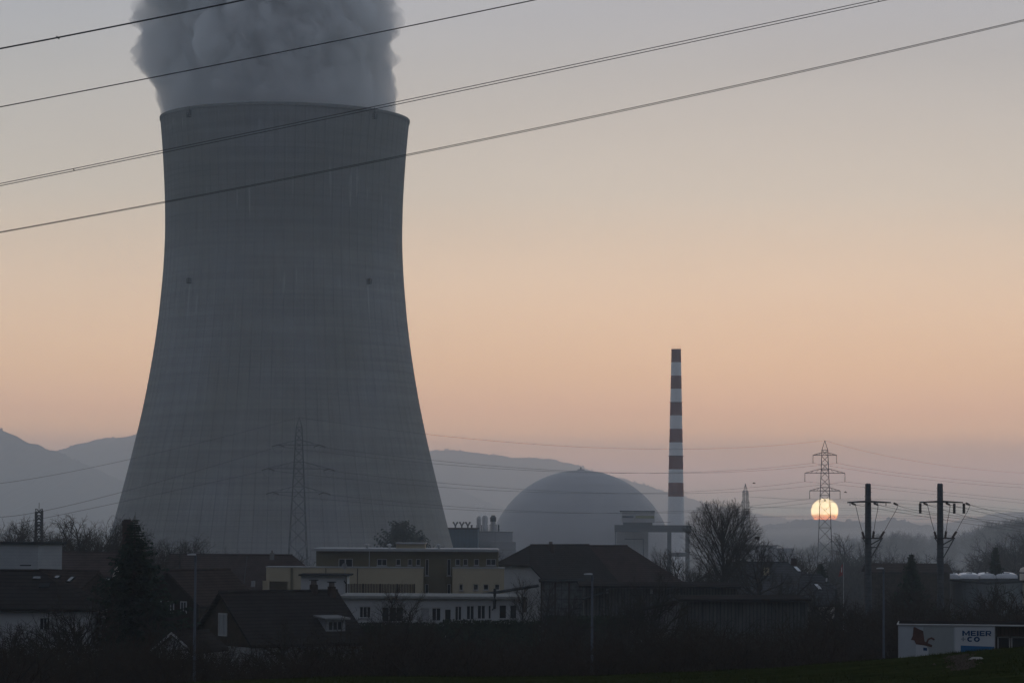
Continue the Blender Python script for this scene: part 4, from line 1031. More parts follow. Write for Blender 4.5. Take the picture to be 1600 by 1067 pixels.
# grey flat-roofed block above it
Y = 262; q = P(59, 870, Y); g = gz(q.x, Y); zt = P(59, 850.5, Y).z-g
r = thing('grey_block', (q.x, Y, g), 'pale grey flat-roofed block with dark roof edge above the hipped roof', 'building', None, radians(-28))
mb = MB(); mb.box(-11, 0, 0, 3.6, 0, zt); mb.build('wall', M['grey_wall'], r)
mb = MB(); mb.box(-11.3, .25, -.25, 3.9, zt+.003, zt+.22); mb.build('roof', M['trim_dark'], r)
mb = MB(); mb.box(-7, -1.2, -.12, -.003, zt-2.9, zt-2.6); mb.build('ledge', M['trim_dark'], r)
# brown-roofed house with white eaves
Y = 296; q = P(134, 900, Y); g = gz(q.x, Y); zr = P(110, 866, Y).z-g; ze = P(134, 899, Y).z-g
r, rf = pitched('brown_roofed_house', (P(84, 880, Y).x, Y+4.2, g), 0, 5.6, 4.2, ze, zr, 'brown-roofed house with white gutter between the block and the spruce', M['cream_wall'], M['roof_red'], h1=.0, ov=.4)
mb = MB(); mb.box(3.4, 6.0, -4.75, -4.6, ze-.42, ze-.28); mb.build('gutter', M['frame_white'], r)
for i in range(4): mb = MB(); mb.box(3.5+i*.52, 3.5+i*.52+.36, -4.25, -4.203, ze-1.9, ze-.65); w = mb.build('window', M['frame_white'], r); mb = MB(); mb.box(3.55+i*.52, 3.5+i*.52+.31, -4.27, -4.253, ze-1.83, ze-.72); mb.build('pane', M['glass'], w)
# brick chimney stack beside the spruce
Y = 226; q = P(199, 811, Y); g = gz(q.x, Y); h = q.z-g
r = thing('brick_chimney', (q.x, Y, g), 'plain square brick chimney stack rising beside the spruce', 'chimney')
w = 6.6*Y/FPX
mb = MB(); mb.mesh([(sx*w*(1.06 if z == 0 else 1), sy*w*(1.06 if z == 0 else 1), z) for z in (0, h-.5) for sx, sy in ((-1,-1),(1,-1),(1,1),(-1,1))], [(0,1,5,4),(1,2,6,5),(2,3,7,6),(3,0,4,7),(4,5,6,7)]); mb.build('stack', M['brick'], r)
mb = MB(); mb.box(-w-.04, w+.04, -w-.04, w+.04, h-.498, h-.1); mb.box(-w+.08, w-.08, -w+.08, w-.08, h-.098, h); mb.build('cap', M['brick'], r)

# large brown hipped house behind
Y = 352; k = Y/FPX; zr_ = P(360, 867, Y).z; g = gz(P(360, 880, Y).x, Y); zr = zr_-g-.2; ze = P(360, 932, Y).z-g; Wd = 5.2
xL = P(262, 880, Y).x; xR = P(452, 880, Y).x + .9*Wd*.62
r, rf = pitched('large_hipped_house', (xL, Y+Wd, g), 0, xR-xL, Wd, ze, zr, 'wide brown tiled house beside the tan block', M['cream_wall'], M['roof_red'], h0=.0, h1=.62, ov=.5)
chimney_on(r, P(420, 865, Y).x-xL, -.4, zr-.5, .5, .5, .95, 'render_grey', 1, False); chimney_on(r, P(394, 917, Y).x-xL, -3.9, roof_z(ze, zr, Wd, -3.9)-.3, .45, .45, .8, 'galv', 0, False)
mb = MB(); x = P(380, 880, Y).x-xL; mb.tube([(x, -.2, roof_z(ze, zr, Wd, .2)+.05), (x, -Wd, roof_z(ze, zr, Wd, Wd)+.05)], .05, 4); mb.build('lightning_wire', M['steel_dark'], r)
mb = MB(); x = P(283, 880, Y).x-xL; mb.tube([(x, -Wd-1.2, 0), (x, -Wd-1.2, P(283, 866, Y).z-g)], .10, 6); mb.build('flue_pipe', M['trim_dark'], r)
# timber gable house between spruce and lamp
Y = 255; q = P(268, 894, Y); g = gz(q.x, Y); zr = q.z-g; ze = zr-2.6
r, rf = pitched('timber_house', (q.x, Y-1, g), radians(58), 8, 3.2, ze, zr, 'weathered timber gable house half hidden by the spruce', M['wood_dark'], M['roof_brown'], ov=.5)
for y0 in (-1.9, -.5, .9): end_window(r, y0, y0+.7, ze-.9, ze+.15, 1, x=-.003, m='shutter')

# big barn with white half-hipped gable, two roof parts
Y = 352; q = P(829, 851, Y); g = gz(q.x, Y); yaw = radians(46); zr = q.z-g-.2; Wd = 7.2; ze = zr-5.6; hh = .42
ins = Wd*hh*.9
r, rf = pitched('barn', (q.x-ins*cos(yaw), Y-ins*sin(yaw), g), yaw, 12.6, Wd, ze, zr, 'big barn with white half-hipped gable and dark roof', M['white_wall'], M['roof_dark'], 'barn', h0=hh, ov=.55)
chimney_on(r, ins+2.6, -.9, zr-1.3, .62, .62, 1.6, 'brick', 3, False)
end_window(r, -2.0, .0, ze-2.2, ze-.4, 0, x=-.003, m='wood_dark', pane='wood_dark'); end_window(r, 3.6, 4.1, ze-.9, ze+.2, 0, x=-.003, m='trim_dark')
Y2 = Y+12.7*sin(yaw)
q2 = Vector((r.location.x+12.9*cos(yaw)+.35, r.location.y+12.9*sin(yaw), g))
r2, rf2 = pitched('barn_wing', q2, radians(26), 11.4, 6.9, ze-.05, zr-.12, 'reddish-roofed wing joined to the dark barn roof', M['cream_wall'], M['roof_red'], 'barn', h1=1, ov=.5)

# sheds in front of the barn
b = Bld('netted_shed', 878, 285, 'dark flat shed with a panelled mesh front below the barn', 'shed')
x0, x1, z1 = b.X(846), b.X(911), b.Z(909)
mb = MB(); mb.box(x0, x1, 0, 7, 0, z1); mb.build('wall', M['mesh_grey'], b.root)
mb = MB(); mb.box(x0-.2, x1+.2, -.35, 7.2, z1+.003, z1+.2); mb.build('roof', M['trim_dark'], b.root)
for i in range(4): x = x0+(x1-x0)*i/3; mb = MB(); mb.box(x-.07, x+.07, -.1, -.004, 0, z1-.01); mb.build('post', M['wood_dark'], b.root)
mb = MB(); mb.slab([(x0-6.6, -.3, b.Z(931)), (x0-.22, -.3, b.Z(914)), (x0-.22, 6, b.Z(914)), (x0-6.6, 6, b.Z(931))], .15); mb.build('lean_to_roof', M['trim_dark'], b.root)
b = Bld('slatted_barn', 1030, 278, 'long low barn with upright grey slats behind the street lamp', 'barn')
x0, x1, z1 = b.X(913), b.X(1152), b.Z(917)
mb = MB(); mb.box(x0, x1, 0, 9, 0, z1); mb.build('wall', M['wood_grey'], b.root)
mb = MB(); mb.slab([(x0-.5, -.9, z1+.22), (x1+.3, -.9, z1+.22), (x1+.3, 4.5, z1+.50), (x0-.5, 4.5, z1+.50)], .18); mb.slab([(x0-.5, 9.5, z1+.2), (x0-.5, 4.51, z1+.50), (x1+.3, 4.51, z1+.50), (x1+.3, 9.5, z1+.2)], .18); mb.build('roof', M['roof_dark'], b.root)
mb = MB(); mb.slab([(x0-.2, -4, b.Z(933)), (b.X(952), -.95, b.Z(920)), (b.X(952), .0, b.Z(920)), (x0-.2, 0, b.Z(933))], .12); mb.build('porch_roof', M['trim_dark'], b.root)
for px in (949, 1018): mb = MB(); mb.box(b.X(px)-.12, b.X(px)+.12, -.12, -.004, b.Z(926), b.Z(919)); mb.build('wall_lamp', M['trim_light'], b.root)
b = Bld('slatted_shed', 1160, 240, 'lower dark slatted shed in front of the long barn', 'shed')
x0, x1, z1 = b.X(1068), b.X(1262), b.Z(938)
mb = MB(); mb.box(x0, x1, 0, 8, 0, z1); mb.build('wall', M['wood_grey'], b.root)
mb = MB(); mb.slab([(x0-.4, -.7, z1+.2), (x1+.2, -.7, z1+.28), (x1+.2, 8.4, z1+.40), (x0-.4, 8.4, z1+.32)], .17); mb.build('roof', M['roof_dark'], b.root)
mb = MB(); mb.slab([(b.X(978), -1.5, b.Z(955)), (x0-.42, -.7, b.Z(938)), (x0-.42, 4, b.Z(938)), (b.X(978), 4, b.Z(955))], .12); mb.build('lean_to_roof', M['roof_dark'], b.root)
mb = MB(); mb.face([(b.X(978)+.3, -.4, 0), (x0-.43, -.4, 0), (x0-.43, -.4, b.Z(940)), (b.X(978)+.3, -.4, b.Z(956))]); mb.build('lean_to_wall', M['render_grey'], b.root)

# dark house with roof windows behind the round tree
Y = 372; g = gz(P(1200, 880, Y).x, Y); zr = P(1200, 879, Y).z-g-.2; ze = P(1200, 925, Y).z-g; Wd = 5
xL = P(1146, 880, Y).x; xR = P(1264, 880, Y).x
r, rf = pitched('slate_house', (xL, Y+Wd, g), 0, xR-xL, Wd, ze, zr, 'dark long-roofed house with a bright roof window behind the round tree', M['cream_wall'], M['roof_slate'], h0=0, h1=.5, ov=.45)
skylight(rf, P(1257, 889, Y).x-xL-.55, -1.25, ze, zr, Wd, .42, 1.0, 'poly_white', .45); chimney_on(r, P(1200, 895, Y).x-xL, -2.0, roof_z(ze, zr, Wd, -2)-.4, .75, .6, 1.2, 'tan_wall', 0, False); chimney_on(r, P(1246, 878, Y).x-xL, -.3, zr-.2, .7, .6, .95, 'brick', 0, False)  # white pane colour stands in for sky reflected in the roof window
Y = 350; g = gz(P(1280, 900, Y).x, Y); zr = P(1280, 898, Y).z-g-.2; ze = zr-3.2
r, rf = pitched('slate_cottage', (P(1262, 900, Y).x, Y+3.6, g), radians(-10), 3.4, 3.2, ze, zr, 'small slate cottage with a tilted bright roof window', M['cream_wall'], M['roof_slate'], h1=.5, ov=.4)
skylight(rf, 1.75, -1.5, ze, zr, 3.2, .42, .85, 'poly_white', .6); skylight(rf, 2.7, -.7, ze, zr, 3.2, .22, .6, 'trim_light')  # the larger pane is painted white in place of a sky reflection

# long dark shed behind the conifer and the poles
b = Bld('long_shed', 1420, 440, 'long dark shed roof behind the dark conifer between the poles', 'shed')
x0, x1, z1 = b.X(1362), b.X(1484), b.Z(892)
mb = MB(); mb.box(x0, x1, 0, 9, 0, z1); mb.build('wall', M['wood_dark'], b.root)
mb = MB(); mb.slab([(x0-.4, -.5, z1+.15), (x1+.4, -.5, z1+.15), (x1+.4, 4.5, b.Z(877)), (x0-.4, 4.5, b.Z(877))], .14); mb.slab([(x0-.4, 9.5, z1+.15), (x0-.4, 4.51, b.Z(877)), (x1+.4, 4.51, b.Z(877)), (x1+.4, 9.5, z1+.15)], .14); mb.build('roof', M['roof_brown'], b.root)

# flag
Y = 385; q = P(1318, 878, Y); g = gz(q.x, Y)
r = thing('flag_pole', (q.x, Y, g), 'limp red and white flag on a pole beside the slate cottage', 'flag'); H = q.z-g; k = Y/FPX
mb = MB(); mb.tube([(0, 0, 0), (0, 0, H)], [.06, .03], 6); mb.build('pole', M['galv'], r)
mb = MB(); mb.mi = 0; cols = 7; rows = 12
for a in range(cols):
    for c in range(rows):
        def fp(i, j): u, v = i/cols, j/rows; return (-.08-.60*u*(.4+.6*v), .14*sin(5*u+3*v), H-.2 - 1.5*v - .25*u)
        mb.mi = 1 if (2 <= a <= 3 and 3 <= c <= 7) else 0
        mb.face([fp(a, c), fp(a+1, c), fp(a+1, c+1), fp(a, c+1)])
mb.build('flag_cloth', mats=[M['flag_red'], M['frame_white']], parent=r, smooth=True)

# industrial hall with barrel roof lights
Y = 425; k = Y/FPX; q = P(1545, 909, Y); g = gz(q.x, Y); zt = q.z-g
r = thing('industrial_hall', (q.x, Y, g), 'low blue-grey hall with white barrel roof lights', 'hall', None, 0)
def hp(px, py, Y_): a = P(px, py, Y_); return (a.x-r.location.x, a.y-r.location.y)
cA, cB, cC = (0, 0), hp(1455, 909, 462), hp(1640, 909, 452); cD = (cB[0]+cC[0], cB[1]+cC[1])
mb = MB()
for a, bq in ((cB, cA), (cA, cC), (cC, cD), (cD, cB)): mb.face([(*a, 0), (*bq, 0), (*bq, zt-.35), (*a, zt-.35)])
mb.build('wall', M['hall_wall'], r)
mb = MB(); cen = ((cA[0]+cD[0])/2, (cA[1]+cD[1])/2); ex = lambda c_: ((c_[0]-cen[0])*1.04+cen[0], (c_[1]-cen[1])*1.04+cen[1])
mb.slab([(*ex(cA), zt), (*ex(cC), zt), (*ex(cD), zt), (*ex(cB), zt)], .345); mb.build('roof', M['trim_dark'], r)
for i, (xa, xb) in enumerate(((1478, 1500), (1500, 1531), (1531, 1557), (1557, 1592))):
    a = hp(xa, 897, 446+i*2); wdt = (xb-xa)*k; mb = MB(); n = 10; Ld = 15; sk = .35
    for j in range(n):
        t0, t1 = pi*j/n, pi*(j+1)/n; f = lambda t, yy: (a[0]+wdt*.5-wdt*.497*cos(t)+yy*sk*.4, a[1]+yy, zt+.42+.30*abs(sin(t))**.75)
        mb.face([f(t0, 0), f(t1, 0), f(t1, Ld), f(t0, Ld)]); mb.face([f(t0, 0), f(t1, 0), (f(t1, 0)[0], a[1], zt+.40), (f(t0, 0)[0], a[1], zt+.40)])
    mb.box(a[0]+.02, a[0]+wdt-.02, a[1]-.15, a[1]+Ld+.1, zt+.02, zt+.415)
    mb.build('roof_light', M['poly_white'], r)
    mb = MB(); mb.tube([(a[0]+wdt*.5, a[1]+3, zt+.74), (a[0]+wdt*.5+.9, a[1]+3, zt+.80)], .09, 6); mb.build('roof_vent', M['galv'], r)
q = P(1482, 876, 470); g2 = gz(q.x, 470); r = thing('spire_mast', (q.x, 470, g2), 'slim pale pointed mast behind the roof lights', 'mast')
mb = MB(); mb.tube([(0, 0, 0), (0, 0, (q.z-g2)*.55), (0, 0, q.z-g2)], [.35, .30, .03], 8); mb.build('mast', M['trim_light'], r)
q = P(1601, 886, 440); g2 = gz(q.x, 440); h = q.z-g2; r = thing('storage_tank', (q.x, 440, g2), 'cream rounded tank top at the photo edge above the hall', 'tank')
mb = MB(); mb.lathe([(.75, 0), (.75, h-.5), (.62, h-.15), (.3, h)], 18); mb.build('tank_body', M['cream_tank'], r, smooth=True)
mb = MB(); mb.lathe([(.79, h-.9), (.82, h-.85), (.82, h-.78), (.79, h-.73)], 18, cap=False); mb.build('band', M['steel_dark'], r)

# billboard on a wooden hall at the field's edge
Y = 172; k = Y/FPX; q = P(1404, 1000, Y); g = gz(q.x, Y)-1.0
r = thing('wooden_hall', (q.x+.05, Y+.35, g), 'dark wooden hall carrying a large billboard behind the field', 'hall', None, radians(-8.5))
X = lambda px: (px-1404)*k
Z = lambda py: P(1480, py, Y).z-g
mb = MB(); mb.wall(X(1400)+.1, X(1660), 0, Z(977.5), 0, [(X(1556), X(1575.5), Z(1030), Z(993)), (X(1577), X(1600), Z(1030), Z(993)), (X(1601.5), X(1625), Z(1030), Z(993))], .2)
mb.face([(X(1400)+.1, 4.5, 0), (X(1400)+.1, 0, 0), (X(1400)+.1, 0, Z(977.5)), (X(1400)+.1, 4.5, Z(977.5))]); mb.face([(X(1660), 4.5, 0), (X(1400)+.1, 4.5, 0), (X(1400)+.1, 4.5, Z(977.5)), (X(1660), 4.5, Z(977.5))]); mb.build('wall', M['wood_dark'], r)
for a, c in ((1556, 1575.5), (1577, 1600), (1601.5, 1625)): add_window(r, (X(a), X(c), Z(1030), Z(993)), 0, 0, False)
mb = MB(); mb.box(X(1401.5), X(1662), -.45, 4.8, Z(976.6), Z(975.0)); mb.build('roof', M['trim_light'], r)
mb = MB(); mb.slab([(X(1404), .3, Z(974.8)+.04), (X(1662), .3, Z(974.8)+.05), (X(1662), 4.6, Z(974.8)+.10), (X(1404), 4.6, Z(974.8)+.06)], .035); mb.build('roof_skin', M['roof_dark'], r)
s = thing('billboard', (q.x, Y, g), 'large white advertising billboard lettered MEIER + CO', 'billboard', None, radians(-8.5))
def flat(name, m, pts, layer, parent=s):
    mb = MB(); y = -.03-.006*layer; mb.face([(X(a), y, Z(c)) for a, c in pts]); mb.face([(X(a), y+.004, Z(c)) for a, c in pts][::-1]); return mb.build(name, m, parent)
mb = MB(); mb.box(X(1404), X(1551.5), -.03, .06, 0.9, Z(976.5)); pan = mb.build('panel', M['sign_white'], s)
mb = MB(); mb.box(X(1403.4), X(1552.2), -.05, .07, Z(976.4), Z(975.6)); mb.box(X(1551.6), X(1552.4), -.05, .07, .9, Z(976.4)-.002); mb.box(X(1403.2), X(1403.9), -.05, .07, .9, Z(976.4)-.002); mb.build('frame', M['trim_light'], s)
flat('picture', M['sign_pale'], [(1404.6, 1050), (1491, 1050), (1491, 978), (1404.6, 978)], 1)
flat('grey_field', M['sign_grey'], [(1442, 1024), (1489, 1024), (1489, 978.5), (1442, 978.5)], 2)
flat('box_shape', M['sign_white'], [(1429, 1050), (1450, 1050), (1450, 1013), (1447, 1008.5), (1429, 1006)], 3)
flat('pale_post', M['sign_pale'], [(1425.5, 1050), (1430.5, 1050), (1430.5, 1002), (1425.5, 1000)], 4)
flat('brown_shape', M['sign_brown'], [(1423, 999), (1426, 993), (1427, 979.5), (1429, 979), (1436, 982.5), (1442, 985), (1444, 1001), (1447, 1003), (1456, 1007), (1455, 1010.5), (1444, 1007.5), (1431, 1006), (1428, 1000)], 5)
flat('brown_arm', M['sign_brown'], [(1446, 1003), (1449, 997), (1455, 994.5), (1460, 997.5), (1458.5, 1000), (1454, 997.3), (1450.5, 999.5), (1449, 1004)], 6)
flat('blue_label', M['sign_navy'], [(1442, 1015.5), (1448, 1016), (1448, 1011.5), (1442, 1010.8)], 6)
flat('blue_field', M['sign_blue'], [(1499.5, 1050), (1551, 1050), (1551, 1008.5), (1499.5, 1007)], 1)
def glyphs(word, px0, px1, yb, yt, m, name, wd):
    """Bold extended capitals cut from flat sheet, one mesh for the word."""
    def ring(a0, a1, n=18, ro=(.5, .5), ri=(.22, .24)):
        return [[(.5+ro[0]*cos(t), .5+ro[1]*sin(t)), (.5+ro[0]*cos(u), .5+ro[1]*sin(u)), (.5+ri[0]*cos(u), .5+ri[1]*sin(u)), (.5+ri[0]*cos(t), .5+ri[1]*sin(t))]
                for t, u in [(a0+(a1-a0)*k/n, a0+(a1-a0)*(k+1)/n) for k in range(n)]]
    R = lambda a, b, c, d: [(a, c), (b, c), (b, d), (a, d)]
    G = {'M': [R(0, .22, 0, 1), R(.78, 1, 0, 1), [(.221, 1), (.221, .62), (.5, .02), (.5, .40)], [(.5, .40), (.5, .02), (.779, .62), (.779, 1)]],
         'E': [R(0, .32, 0, 1), R(.321, 1, .79, 1), R(.321, .93, .40, .60), R(.321, 1, 0, .21)], 'I': [R(0, 1, 0, 1)],
         'R': [R(0, .28, 0, 1), R(.281, .72, .80, 1), R(.281, .72, .36, .56), [(.721, 1), (.721, .80), (.76, .76), (.98, .86), (.90, .96)], [(.76, .759), (.76, .60), (.98, .50), (.98, .859)], [(.721, .36), (.90, .40), (.98, .499), (.76, .599), (.721, .56)], [(.42, .359), (.70, 0), (1, 0), (.74, .359)]],
         'C': ring(.75, 2*pi-.75), 'O': ring(0, 2*pi, 24), '+': [R(0, 1, .38, .62), R(.38, .62, 0, .379), R(.38, .62, .621, 1)]}
    gap = .14; tot = sum(wd)+gap*(len(word)-1); mb = MB(); u = 0; y = -.046
    for ch, w in zip(word, wd):
        for poly in G[ch]:
            pts = [(X(px0+(px1-px0)*(u+w*a)/tot), y, Z(yb+(yt-yb)*b_)) for a, b_ in poly]
            mb.face(pts); mb.face([(p_[0], y+.006, p_[2]) for p_ in pts][::-1])
        u += w+gap
    return mb.build(name, m, s)
glyphs('MEIER', 1502, 1546.5, 992, 984, M['sign_navy'], 'lettering', (1.25, .85, .32, .85, .95))
glyphs('CO', 1509.5, 1529, 1001.2, 993.2, M['sign_navy'], 'lettering', (1, 1.05))
glyphs('+', 1499.8, 1507, 1000.2, 993.8, M['plus_grey'], 'plus_sign', (1,))

# ------------------------------------------------------------------ lattice radio mast among the trees
Y = 430; q = P(61, 796, Y); g = gz(q.x, Y); H = q.z-g; k = Y/FPX
r = thing('radio_mast', (q.x, Y, g), 'stubby dark lattice radio mast above the grey block', 'mast')
mb = MB(); hw = 4.6*k
for sx, sy in ((-1,-1),(1,-1),(1,1),(-1,1)):
    mb.tube([(sx*hw*1.9, sy*hw*1.9, 0), (sx*hw, sy*hw, H-42*k), (sx*hw, sy*hw, H-3*k+(2*k if sx > 0 else 0))], .14, 5)
z = 2
while z < H-4*k:
    f = hw*(1.9-.9*min(1, z/(H-42*k)))
    for a, c in (((-1,-1),(1,-1)),((1,-1),(1,1)),((1,1),(-1,1)),((-1,1),(-1,-1))):
        mb.bar((a[0]*f, a[1]*f, z), (c[0]*f, c[1]*f, z), .09); mb.bar((a[0]*f, a[1]*f, z), (c[0]*f, c[1]*f, z+1.0), .07)
    z += 1.0
mb.build('lattice_mast', M['steel_dark'], r)
mb = MB()
for j in range(6):
    zz = H-(4+5.2*j)*k; mb.box(-hw*.9, hw*.9, -hw-.25, -hw-.12, zz-1.2*k, zz+1.2*k)
mb.build('panel_antenna', M['steel_dark'], r)
mb = MB(); mb.tube([(0, 0, H-6*k), (0, 0, H+11*k)], .04, 5); mb.build('whip_antenna', M['steel_dark'], r)

# ------------------------------------------------------------------ trees
class TreeGen:
    def __init__(s, seed): s.r = random.Random(seed); s.trunk = MB(); s.crown = MB(); s.count = 0
    def grow(s, p, d, L, rad, lev, cfg):
        r = s.r
        if lev and 'env' in cfg:               # keep the crown inside a rounded outline
            zc, rz, rx = cfg['env']; rzz = rz
            q = Vector((p.x/rx, p.y/rx, (p.z-zc)/rzz)); e = Vector((d.x/rx, d.y/rx, d.z/rzz)); A = e.dot(e); Bq = q.dot(e); Cq = q.dot(q)-1
            if Cq < 0:
                ex = (-Bq + sqrt(Bq*Bq-A*Cq))/A
                L = L if lev == 1 else min(L, max(.25, ex*r.uniform(.9, 1.12)))
            else: L = min(L, .3)
        n = cfg['seg'][lev]; pts = [p.copy()]; dirs = []
        wob = cfg['wob'][lev]; up = cfg['up'][lev]
        for i in range(n):
            d = (d + Vector((r.gauss(0, wob), r.gauss(0, wob), r.gauss(0, wob) + up))).normalized()
            p = p + d*(L/n); pts.append(p.copy()); dirs.append(d.copy())
        last = lev == len(cfg['seg'])-1
        r1 = rad*cfg['taper'] if not last else rad*.45
        rads = [rad + (r1-rad)*i/n for i in range(n+1)]
        (s.trunk if lev < cfg['trunk_levels'] else s.crown).tube(pts, rads, 7 if lev == 0 else (5 if lev < 2 else 3), cap=False)
        s.count += 1
        if last: return
        nc = cfg['kids'][lev]; nc = max(1, int(nc*r.uniform(.8, 1.2)))
        t0 = cfg['start'][lev]
        if lev == 0 and 'env' in cfg:
            zc, rz, rx = cfg['env']; H0 = L
            for c in range(nc):
                cz = -.62 + 1.6*(c+.5)/nc; az = c*2.39996; sz_ = sqrt(max(0, 1-min(1, cz*cz)))
                k = r.uniform(.88, 1.04); tg = Vector((rx*sz_*cos(az)*k, rx*sz_*sin(az)*k, zc + rz*min(1, cz)*k))
                zs = min(max(tg.z - hypot(tg.x, tg.y)*r.uniform(.95, 1.5), H0*.40), H0*.80); f = zs/H0*n; i = min(n-1, int(f)); q = pts[i].lerp(pts[i+1], f-i)
                v = tg-q; ln = v.length
                s.grow(q, (v.normalized() + Vector((0, 0, .28))).normalized(), ln*1.04, max(.025, .062*ln/5*r.uniform(.7, 1.3)), 1, cfg)
            return
        for c in range(nc):
            t = t0 + (1-t0)*(c+r.random())/nc; t = min(t, .999); i = int(t*n); f = t*n-i
            q = pts[i].lerp(pts[i+1], f); dd = dirs[i]
            a = cfg['ang'][lev]*r.uniform(.75, 1.25)
            if lev == 0 and 'angt' in cfg: a = (cfg['angt'][0] + (cfg['angt'][1]-cfg['angt'][0])*(t-t0)/(1-t0))*r.uniform(.8, 1.2)
            az = c*2.399+r.uniform(-.6, .6)
            u = dd.cross(Vector((0, 0, 1)) if abs(dd.z) < .95 else Vector((1, 0, 0))).normalized(); v = dd.cross(u)
            nd = (dd*cos(a) + (u*cos(az)+v*sin(az))*sin(a)).normalized()
            ln = L*cfg['ratio'][lev]*r.uniform(.75, 1.2)*(1 - cfg['shorten'][lev]*(t-t0)/(1-t0+1e-6))
            rr = max(.006, min(rads[i]*.72, rad*cfg['rr'][lev]))
            s.grow(q, nd, ln, rr, lev+1, cfg)
    def make(s, name, label, cat, group, bark, twig, cfg, H, rad, stems=1):
        root = thing(name, (0, 0, -500), label, cat, group)
        for k in range(stems):
            d = Vector((0, 0, 1)) if stems == 1 else Vector((s.r.gauss(0, .35), s.r.gauss(0, .35), 1)).normalized()
            p0 = Vector((0, 0, -.3)) if stems == 1 else Vector((s.r.gauss(0, .35), s.r.gauss(0, .35), -.2))
            s.grow(p0, d, H*cfg['stem']*(1 if stems == 1 else s.r.uniform(.6, 1.1)), rad*(1 if stems == 1 else s.r.uniform(.5, 1)), 0, cfg)
        s.trunk.build('trunk', bark, root); s.crown.build('crown', twig, root)
        return root

ROUND = dict(seg=[7, 7, 5, 4, 3], wob=[.02, .05, .10, .14, .16], up=[0, -.012, .05, .04, .02], kids=[72, 12, 8, 4], start=[.42, .25, .2, .2], ang=[.66, .52, .6, .65],
             ratio=[.5, .36, .5, .5], shorten=[0, .15, .25, .3], rr=[.30, .40, .5, .6], taper=.2, trunk_levels=2, stem=.93, env=(13.1, 5.6, 5.0))
SPREAD = dict(seg=[6, 6, 5, 4, 3], wob=[.05, .13, .16, .18, .2], up=[0, .03, .04, .03, 0], kids=[15, 9, 7, 5], start=[.28, .25, .25, .2], ang=[.95, .7, .7, .7],
              ratio=[.85, .55, .52, .5], shorten=[.45, .35, .3, .3], rr=[.48, .5, .5, .55], taper=.4, trunk_levels=2, stem=.62)
UPRIGHT = dict(seg=[7, 5, 4, 3], wob=[.03, .07, .1, .13], up=[0, .12, .08, .04], kids=[38, 11, 7], start=[.25, .15, .15], ang=[.62, .5, .5],
               ratio=[.34, .45, .48], shorten=[.55, .3, .3], rr=[.28, .45, .5], taper=.2, trunk_levels=1, stem=.97)
SHRUB = dict(seg=[5, 4, 4, 3], wob=[.10, .14, .18, .2], up=[.03, .04, .03, 0], kids=[7, 5, 4], start=[.15, .2, .2], ang=[.55, .6, .65],
             ratio=[.55, .55, .5], shorten=[.4, .3, .3], rr=[.5, .5, .55], taper=.4, trunk_levels=1, stem=.85)
HIDE = []
def proto(seed, name, cfg, H, rad, twig='twig', stems=1, cat='tree'):
    t = TreeGen(seed); o = t.make(name, 'bare winter tree', cat, 'trees', M['bark'], M[twig], cfg, H, rad, stems); o['H'] = H; HIDE.append(o); return o
def place(pr, px, ytop, Y, label, group, rz=0, wid=1.0, ground=None):
    """Stand a copy so that its top reaches photo row ytop."""
    t = P(px, ytop, Y); g = gz(t.x, Y) if ground is None else ground
    s = (t.z-g)/pr['top']
    return dup(pr, (t.x, Y, g), rz, (s*wid, s*wid, s), label, group)
def finish(pr):
    z = max(v.co.z for c in pr.children for v in c.data.vertices); pr['top'] = z; return pr
tr_round = finish(proto(11, 'bare_tree', ROUND, 18, .36))
tr_sp1 = finish(proto(21, 'bare_tree', SPREAD, 16, .36)); tr_sp2 = finish(proto(22, 'bare_tree', SPREAD, 16, .33)); tr_sp3 = finish(proto(27, 'bare_tree', SPREAD, 16, .30))
tr_up1 = finish(proto(31, 'bare_tree', UPRIGHT, 22, .26)); tr_up2 = finish(proto(32, 'bare_tree', UPRIGHT, 22, .24)); tr_up3 = finish(proto(33, 'bare_tree', UPRIGHT, 20, .22))
sh1 = finish(proto(41, 'bare_shrub', SHRUB, 5, .06, 'twig_red', 9, 'shrub')); sh2 = finish(proto(42, 'bare_shrub', SHRUB, 5, .06, 'twig', 10, 'shrub')); sh3 = finish(proto(43, 'bare_shrub', SHRUB, 5, .055, 'twig_red', 12, 'shrub'))

